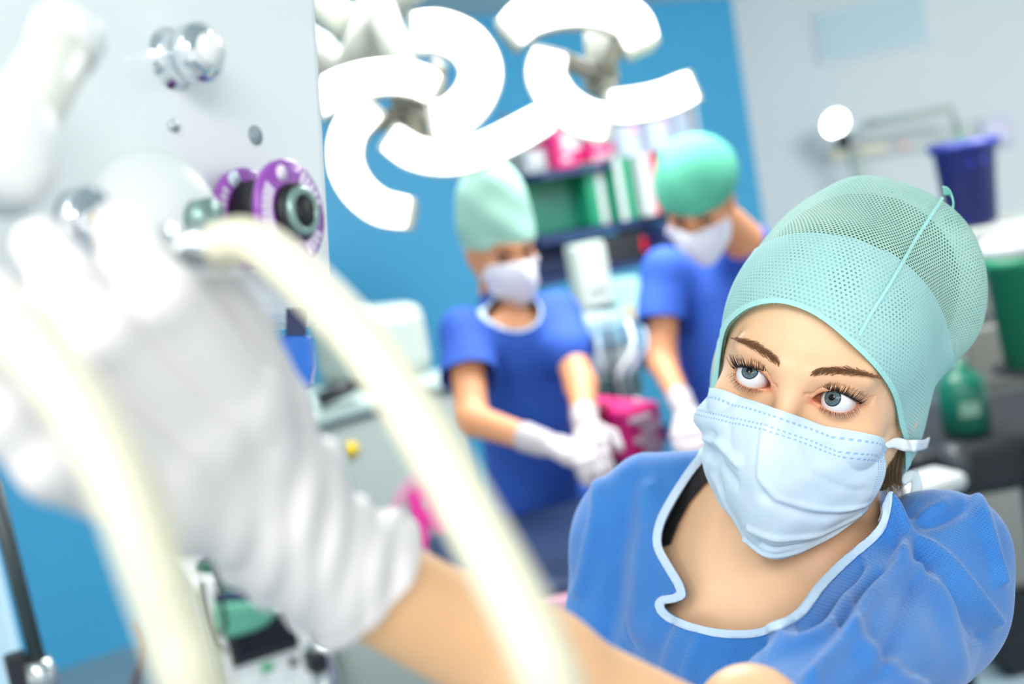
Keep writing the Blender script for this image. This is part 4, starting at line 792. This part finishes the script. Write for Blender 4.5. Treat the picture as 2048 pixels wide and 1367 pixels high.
def finger_set(w_, h_, up_, k=1.0):                  # hand: wrist, centre of knuckles, back-of-hand normal
    d = (h_ - w_) / np.linalg.norm(h_ - w_); s = np.cross(d, up_); s /= np.linalg.norm(s); n = np.cross(s, d); out = []
    for i, (off, ln) in enumerate(((-.030, .062), (-.010, .072), (.010, .068), (.029, .052))):
        a = h_ + s * off; out.append(([a, a + d * ln * .5 - n * .006, a + d * ln * .8 - n * .022, a + d * ln * .92 - n * .036], [.010, .0095, .009, .008]))
    t0 = w_ + d * .03 - s * .022; out.append(([t0, t0 - s * .03 + d * .02 - n * .01, t0 - s * .035 + d * .05 - n * .02], [.014, .011, .0095])); return out, s
def hand(p, w_, h_, up_, off=0.):
    fs, s = finger_set(w_, h_, up_); d = None
    for i, (pts, rs) in enumerate(fs):
        c = chain(p, pts, [r + off for r in rs], .004)
        if i < 4: c = smin(c, caps(p, w_, pts[0], .018 + off, .013 + off), .01)
        else: c = smin(c, caps(p, w_, pts[0], .018 + off, .014 + off), .01)
        d = c if d is None else smin(d, c, .004)
    return d
def surgeon(J, HRa, eye, label, capdef, capm, sc=1.0):
    HCa = C(*eye) - HRa @ np.array([0, .085, 0]); tol = lambda p: (p - HCa) @ HRa; tow = lambda q: np.asarray(q, float) @ HRa.T + HCa
    sl, sr, hip = J['shl'], J['shr'], J['hip']; nb = J.get('nb', tow([0, -.025, -.14])); mid = (sl + sr) / 2; hipw = c2w(hip[None])[0]
    root = thing('person', [hipw[0], hipw[1], 0], label, 'person'); lr = (sr - sl) / np.linalg.norm(sr - sl); rw = MW @ lr; rw[2] = 0; rw /= np.linalg.norm(rw); fw = np.cross([0, 0, 1], rw) * -1
    feet = [np.array([hipw[0], hipw[1], .09]) + rw * s * .10 for s in (-1, 1)]; knees = [np.array([hipw[0], hipw[1], .48]) + rw * s * .10 + fw * .02 for s in (-1, 1)]; hips = [hipw + rw * s * .08 - [0, 0, .03] for s in (-1, 1)]
    feet, knees, hips = [w2c(np.array(x)) for x in (feet, knees, hips)]
    def torso(p, o):
        d = caps(p, sl, sr, .048 + o); d = smin(d, caps(p, nb, mid, .052 + o, .06 + o), .04); m2 = mid * .65 + hip * .35; d = smin(d, caps(p, mid + (hip - mid) * .12, m2, J['rc'] + o, J['rc'] + o), .05); return smin(d, caps(p, m2, hip, J['rc'] - .005 + o, J['rc'] + .01 + o), .05)
    def skin(p):
        d = torso(p, -.02); d = smin(d, caps(p, tow([0, -.03, -.04]), nb, .05, .05), .03); q = tol(p); n = np.linalg.norm(q, axis=1) < .3
        if n.any(): d[n] = smin(d[n], smin(head_sdf(q[n].copy()), ear(q[n]), .004), .012)
        for a in J['arms']: d = smin(d, chain(p, a[:3], [.042, .034, .024], .02), .02); d = smin(d, hand(p, a[2], a[3], a[4], -.001), .01)
        for k in (0, 1): d = smin(d, chain(p, [hips[k], knees[k], feet[k]], [.075, .05, .035], .03), .03)
        return d
    allp = np.array([sl, sr, hip, nb, tow([0, 0, .14])] + [x for a in J['arms'] for x in a[:4]] + list(feet) + list(knees)); lo, hi = allp.min(0) - .2, allp.max(0) + .2
    v, f = surf(skin, lo, hi, .0052); obj('body', v, f, m_bskin, root)
    def scr(p):
        d = torso(p, .004)
        for a in J['arms']: d = smin(d, caps(p, a[0], a[0] + (a[1] - a[0]) * J['sleeve'], .056, .062), .03)
        q = p; return d - .004 * np.sin(p[:, 0] * 31 + p[:, 1] * 11) * np.sin(p[:, 1] * 23 + p[:, 0] * 9)
    v, f = surf(scr, lo, hi, .0075); g_ = np.linalg.norm(v - J['neck'], axis=1) - J['neckr']
    for a in J['arms']:
        ax_ = (a[1] - a[0]) / np.linalg.norm(a[1] - a[0]); l_ = np.linalg.norm(a[1] - a[0]) * J['sleeve']; near_ = caps(v, a[0], a[1], 0.) < .085; outer = (v - mid) @ (a[0] - mid) / np.linalg.norm(a[0] - mid) > np.linalg.norm(a[0] - mid) * .9
        g_ = np.where(near_ & outer, np.minimum(g_, l_ - (v - a[0]) @ ax_), g_)
    v2, f2 = clip(v, f, g_); top_ = obj('scrub_top', v2, f2, m_bscrub, root, solid=.002); v2, f2 = clip(v + nrmls(v, f) * .002, f, np.minimum(g_ + .0005, .006 - (np.linalg.norm(v - J['neck'], axis=1) - J['neckr'])))
    if len(f2): obj('neck_trim', v2, f2, m_trim, top_, solid=.002)
    def trou(p):
        d = caps(p, hip, hip + np.array([0, -.03, 0]), J['rc'])
        for k in (0, 1): d = smin(d, chain(p, [hips[k], knees[k], feet[k]], [.095, .075, .065], .03), .03)
        return d
    v, f = surf(trou, lo - .1, hi + .1, .012); cut_ = c2w(v)[:, 2] - .07; v, f = clip(v, f, cut_); obj('trousers', v, f, m_bscrub, root)
    for k in (0, 1):
        fc_ = c2w(feet[k][None])[0]; v, f = surf(lambda p: np.maximum(smin(ell(p, fc_ + fw * .05 - [0, 0, .04], (.05, .05, .06)) , ell(p, fc_ + fw * .08 - [0, 0, .06], (.055, .13, .05)), .03) if abs(fw[1]) > .7 else smin(ell(p, fc_ + fw * .05 - [0, 0, .04], (.05, .05, .06)), ell(p, fc_ + fw * .08 - [0, 0, .06], (.10, .10, .05)), .03), -p[:, 2]), fc_ - .25, fc_ + .25, .009); obj('clog', v, f, m_shoe, root, space='w')
    cs = lambda p: capdef(tol(p)); v, f = surf(cs, HCa - .3, HCa + .3, .005); q = tol(v); ce = np.maximum(q[:, 2] - .014 - .10 * (q[:, 1] - .05), np.minimum(-.005 - q[:, 1], q[:, 2] + .06 + .5 * np.clip(q[:, 1] + .03, 0, 1))); v, f = clip(v, f, ce); obj('cap', v, f, capm, root, solid=.002)
    mo = obj('face_mask', tow(MV), MF, m_bmask, root, solid=.002)
    for s in (-1, 1):
        pts = curve([tow([s * .062, .02, -.028]), tow([s * .079, -.02, -.01]), tow([s * .080, -.06, .03])], 5); ribbon(pts, .010, HRa @ np.array([s, 0, 0.]), m_bmask, 'mask_tie', mo)
        obj('eye', *lathe(tow(EYE[0 if s < 0 else 1]) - HRa @ np.array([0, ER, 0]), HRa @ np.array([0, 1., 0]), [(ER * (1 - math.cos(t)), ER * math.sin(t)) for t in np.linspace(0, math.pi, 12)], 16), mat('dark_eye', (70, 50, 44), .4), root)
        bp = []
        for bxx in (-1, -.4, .3, .9):
            P_ = np.array([s * (.032 + .021 * bxx), .1, .0205 + .0035 * (1 - (bxx - .35) ** 2)])
            for _ in range(12): P_[1] -= head_sdf(P_[None].copy())[0] * .8
            bp.append(tow(P_ + [0, .0005, 0]))
        obj('eyebrow', *tube(curve(bp, 3), .0022, 6), m_brow2, root)
    for a in J['arms']:
        v, f = surf(lambda p: smin(hand(p, a[2], a[3], a[4], .001), caps(p, a[2], a[2] + (a[1] - a[2]) * .25, .027, .031), .01), np.minimum(a[2], a[3]) - .15, np.maximum(a[2], a[3]) + .15, .0032)
        ax_ = (a[1] - a[2]) / np.linalg.norm(a[1] - a[2]); v, f = clip(v, f, np.linalg.norm(a[1] - a[2]) * .24 - (v - a[2]) @ ax_); obj('glove', v, f, m_bglove, root)
    return root
step_ = 3; MV = V_mask.reshape(S, T, 3)[::step_, ::step_]; ms, mt_ = MV.shape[:2]; MV = MV.reshape(-1, 3); MF = [(i * mt_ + j, i * mt_ + j + 1, (i + 1) * mt_ + j + 1, (i + 1) * mt_ + j) for i in range(ms - 1) for j in range(mt_ - 1)]
capA = lambda q: smin(ell(q, (0, -.02, .03), (.085, .105, .095)), ell(q, (0, -.035, .095), (.080, .088, .105)), .03) - .003 * np.sin(q[:, 2] * 60 + q[:, 0] * 20) * np.sin(q[:, 0] * 40)
capB = lambda q: smin(ell(q, (0, -.02, .03), (.086, .107, .098)), ell(q, (0, -.04, .045), (.088, .093, .078)), .03) - .003 * np.sin(q[:, 2] * 50 + q[:, 0] * 25) * np.sin(q[:, 0] * 40 + 1)
UPc = np.array([0, .95, .3])
surgeon(dict(shl=C(932, 668, 2.56), shr=C(1110, 632, 2.68), hip=C(1072, 1010, 2.90), rc=.104, sleeve=.52, neck=C(1036, 562, 2.50), neckr=.112,
    arms=[(C(928, 665, 2.56), C(945, 838, 2.42), C(1085, 885, 2.26), C(1150, 905, 2.22), UPc), (C(1114, 636, 2.68), C(1162, 770, 2.50), C(1170, 845, 2.36), C(1178, 895, 2.30), np.array([-.3, .3, .9]))]),
    frame(14, 22, 24), (1034, 509, 2.56), 'person with tall pale green cap and white mask, standing before the blue wall', capA, m_bcap)
surgeon(dict(nb=C(1500, 492, 2.74), shl=C(1335, 540, 2.86), shr=C(1565, 535, 2.98), hip=C(1490, 960, 2.98), rc=.135, sleeve=.55, neck=C(1450, 450, 2.62), neckr=.11,
    arms=[(C(1328, 545, 2.86), C(1325, 725, 2.80), C(1368, 815, 2.62), C(1378, 868, 2.56), np.array([-.2, .3, .9])), (C(1545, 530, 2.98), C(1570, 730, 2.85), C(1480, 830, 2.65), C(1430, 860, 2.6), UPc)]),
    frame(3, -22, 44), (1384, 446, 2.52), 'person with rounder deep green cap bending over the table in front of the rack', capB, m_bcap2)
# ---------------------------------------------------------------- white gas panel (near, left) and its fittings
K0 = C(568, 427, .60); E1 = np.array([.45, 0, -.893]); E2 = np.array([-.078, .997, 0]); E1 = E1 / np.linalg.norm(E1); N_ = -np.cross(E1, E2); N_ = N_ if N_[2] > 0 else -N_; N_ /= np.linalg.norm(N_); E2 = np.cross(E1, N_); E2 = E2 if E2[1] > 0 else -E2
KP = K0 - N_ * .034
def pp(px, py):                                     # point of the panel face seen at a pixel
    d = C(px, py, 1.); return d * ((KP @ N_) / (d @ N_))
rb = pp(652, 662); lb = pp(550, 697); eb = rb
E1b = E1; Wp = .42; Hp = .62
corner_p = pp(682, 650)
cen = corner_p - E1 * Wp / 2 + E2 * Hp / 2 - N_ * .06
panel = thing('gas_supply_unit', c2w(corner_p - E1 * Wp / 2)[:], 'large white wall-hung gas panel with purple outlet and chrome knobs', 'medical panel')
m_panel = mat('white_panel_enamel', (236, 242, 242), .3, coat=.3)
obj('casing', *box(cen, (Wp, Hp, .12), [E1, E2, N_]), m_panel, panel, smooth=False, bevel=.012)
arm_b = cen + E2 * (Hp / 2); obj('ceiling_column', *box(c2w(arm_b) * [1, 1, 0] + [0, 0, (c2w(arm_b)[2] - .03 + CEIL) / 2], (.16, .12, CEIL - c2w(arm_b)[2] + .06)), m_panel, panel, space='w', smooth=False, bevel=.01)
m_purple = mat('purple_enamel', (150, 72, 176), .3, coat=.5); m_chrome = mat('chrome', (226, 232, 236), .08, metal=1.); m_gun = mat('green_grey_metal', (140, 168, 160), .35, metal=.6); m_rub = mat('black_rubber', (20, 22, 24), .5); m_print = mat('white_ring_print', (240, 226, 246), .5)
def fit(name, label, px, py, cat): c = pp(px, py); return thing(name, c2w(c), label, cat), c
R0 = .0275
ol = obj('purple_outlet', *lathe(K0 - N_ * .028, N_, [(0, R0 * .92), (.002, R0), (.006, R0), (.008, R0 * .92)], 60), m_purple, panel)
obj('mount', *lathe(K0 - N_ * .0335, N_, [(0, R0 * .6), (.007, R0 * .6)], 40), m_rub, ol)
obj('groove', *lathe(K0 - N_ * .020, N_, [(0, R0 * .74), (.021, R0 * .74)], 50), m_rub, ol)
fr = obj('purple_ring', *lathe(K0 + N_ * .001, N_, [(0, R0 * .95), (.001, R0 * 1.03), (.004, R0 * 1.03), (.005, R0 * .99), (.005, R0 * .52)], 60), m_purple, panel)
obj('seal', *lathe(K0 + N_ * .0055, N_, [(0, R0 * .56), (.0052, R0 * .55), (.0055, R0 * .40)], 50), m_rub, fr)
obj('hub', *lathe(K0 + N_ * .0105, N_, [(0, R0 * .48), (.003, R0 * .47), (.0045, R0 * .40), (.0035, R0 * .30), (-.02, R0 * .28)], 50), m_gun, fr)
obj('bore', *lathe(K0 + N_ * .0095, N_, [(0, R0 * .285), (.0046, R0 * .285)], 40), m_rub, fr)
Uu = E2; Ur = np.cross(E2, N_)
def ringmarks(base, radius, angs, w, h, parent):
    parts = []
    for a in angs:
        a = math.radians(a); d = Ur * math.cos(a) + Uu * math.sin(a); t = -Ur * math.sin(a) + Uu * math.cos(a); parts.append(box(base + d * radius, (w, h, .0006), [t, d, N_]))
    obj('ring_print', *merge(*parts), m_print, parent, smooth=False)
ringmarks(K0 + N_ * .0062, R0 * .78, list(range(20, 75, 11)) + list(range(150, 226, 9)) + list(range(305, 345, 10)), .0030, .0075, fr)
obj('ring_dot', *lathe(K0 + N_ * .0058 + (Ur * math.cos(math.radians(112)) + Uu * math.sin(math.radians(112))) * R0 * .78, N_, [(0, .0042), (.0008, .0042)], 20), m_print, fr)
ringmarks(K0 - N_ * .0198, R0 * .90, range(150, 215, 9), .0028, .0040, ol); obj('ring_dot', *lathe(K0 - N_ * .0198 + (Ur * math.cos(math.radians(128)) + Uu * math.sin(math.radians(128))) * R0 * .88, N_, [(0, .0045), (.001, .0045)], 20), mat('silver_dot', (210, 226, 236), .3), ol)
K1 = pp(345, 118)
kb = obj('chrome_knob', *lathe(K1 - N_ * .005, N_, [(0, .018), (.004, .018), (.007, .013), (.016, .012), (.018, .015), (.026, .015), (.029, .009), (.0295, 0)], 44), m_chrome, panel); obj('knob_cap', *lathe(K1 + N_ * .024, N_, [(0, .009), (.004, .008), (.005, 0)], 30), m_whitep, kb)
obj('printed_mark', *lathe(pp(510, 270), N_, [(0, .0055), (.001, .0055)], 20), mat('grey_print', (150, 166, 172), .5), panel); obj('screw', *lathe(pp(345, 252), N_, [(0, .003), (.002, .003)], 16), m_steel, panel)
# base plate and white fittings above the hand
K2 = pp(300, 455)
obj('white_valve', *lathe(K2 - N_ * .004, N_, [(0, .038), (.010, .038), (.022, .032), (.034, .018), (.036, 0)], 44), m_whitep, panel)
obj('valve_port', *lathe(K2 + N_ * .030, N_, [(0, .010), (.010, .010), (.011, 0)], 24), m_gun, panel)
K3 = pp(160, 445); obj('gauge', *lathe(K3, N_, [(0, .016), (.01, .016), (.013, .010), (.013, 0)], 40), m_chrome, panel); obj('brass_nut', *lathe(K3 + N_ * .012, N_, [(0, .006), (.008, .006), (.013, 0)], 6), mat('brass', (198, 176, 96), .3, metal=.8), panel)
fl = thing('flow_tube', c2w(C(-10, 330, .40)), 'cream cylinder slanting up to a white cap at the panel', 'tube'); obj('cylinder', *tube([C(0, 320, .40), C(130, 85, .44)], .0125, 24), mat('cream_tube', (226, 228, 216), .35), fl); obj('white_cap', *lathe(C(120, 105, .437), C(150, 45, .45) - C(120, 105, .437), [(0, .0135), (.012, .0145), (.018, .010), (.019, 0)], 28), m_whitep, fl); obj('bowl', *lathe(C(-20, 400, .385), C(0, 250, .395) - C(-20, 400, .385), [(0, .014), (.012, .021), (.03, .020), (.042, .010), (.044, 0)], 36), m_whitep, fl)
bl = thing('blue_clip', c2w(C(590, 770, .64)), 'blue translucent clip hanging under the white gas panel', 'clip')
cp_ = [(-.010, .02), (.010, .02), (.012, .0), (.010, -.012), (.004, -.016), (-.004, -.013), (-.012, .004)]
cc_ = C(588, 733, .62); obj('clip_body', *prism([(x * .85, y * .85) for x, y in cp_], cc_, [1, 0, 0], [.0, 1, 0], [0, 0, -1], .012), mat('blue_clip_plastic', (34, 110, 208), .2, coat=.5), bl, smooth=False, bevel=.002); obj('clip_stem', *box(cc_ + [0, .022, -.006], (.010, .02, .006)), m_navy, bl, smooth=False)
# hoses
m_hose = mat('cream_silicone_hose', (204, 201, 176), .5, coat=0)
h1 = curve([(436, 492, .400), (490, 482, .395), (550, 510, .390), (640, 592, .375), (725, 685, .36), (805, 795, .345), (875, 910, .33), (940, 1030, .315), (1005, 1150, .30), (1060, 1260, .29), (1105, 1370, .285), (1140, 1500, .29), (1120, 1750, .32), (900, 2000, .36)], 8)
hr = thing('breathing_hose', c2w(C(900, 2000, .36)), 'cream hose arching down from the metal connector in front of the forearm', 'hose'); obj('hose', *tube([C(*q_) for q_ in h1], .0083, 28), m_hose, hr)
cn_ = obj('connector', *lathe(C(436, 492, .40), C(300, 500, .395) - C(436, 492, .40), [(-.003, .0072), (.010, .0072), (.0105, .0055), (.016, .0055), (.0165, .0065), (.026, .0065)], 30), m_steel, hr); obj('collar', *lathe(C(352, 497, .397), C(300, 500, .395) - C(436, 492, .40), [(0, .0075), (.004, .0085), (.008, .0075)], 30), m_chrome, cn_)
h2 = curve([(-160, 560, .30), (-60, 600, .29), (40, 672, .28), (130, 775, .272), (205, 890, .266), (262, 1010, .262), (310, 1140, .26), (352, 1260, .26), (388, 1370, .26), (420, 1500, .27), (430, 1750, .30)], 8)
tag(obj('breathing_hose', *tube([C(*q_) for q_ in h2], .0074, 28), m_hose), 'cream hose crossing in front of the gloved fingers', 'hose')
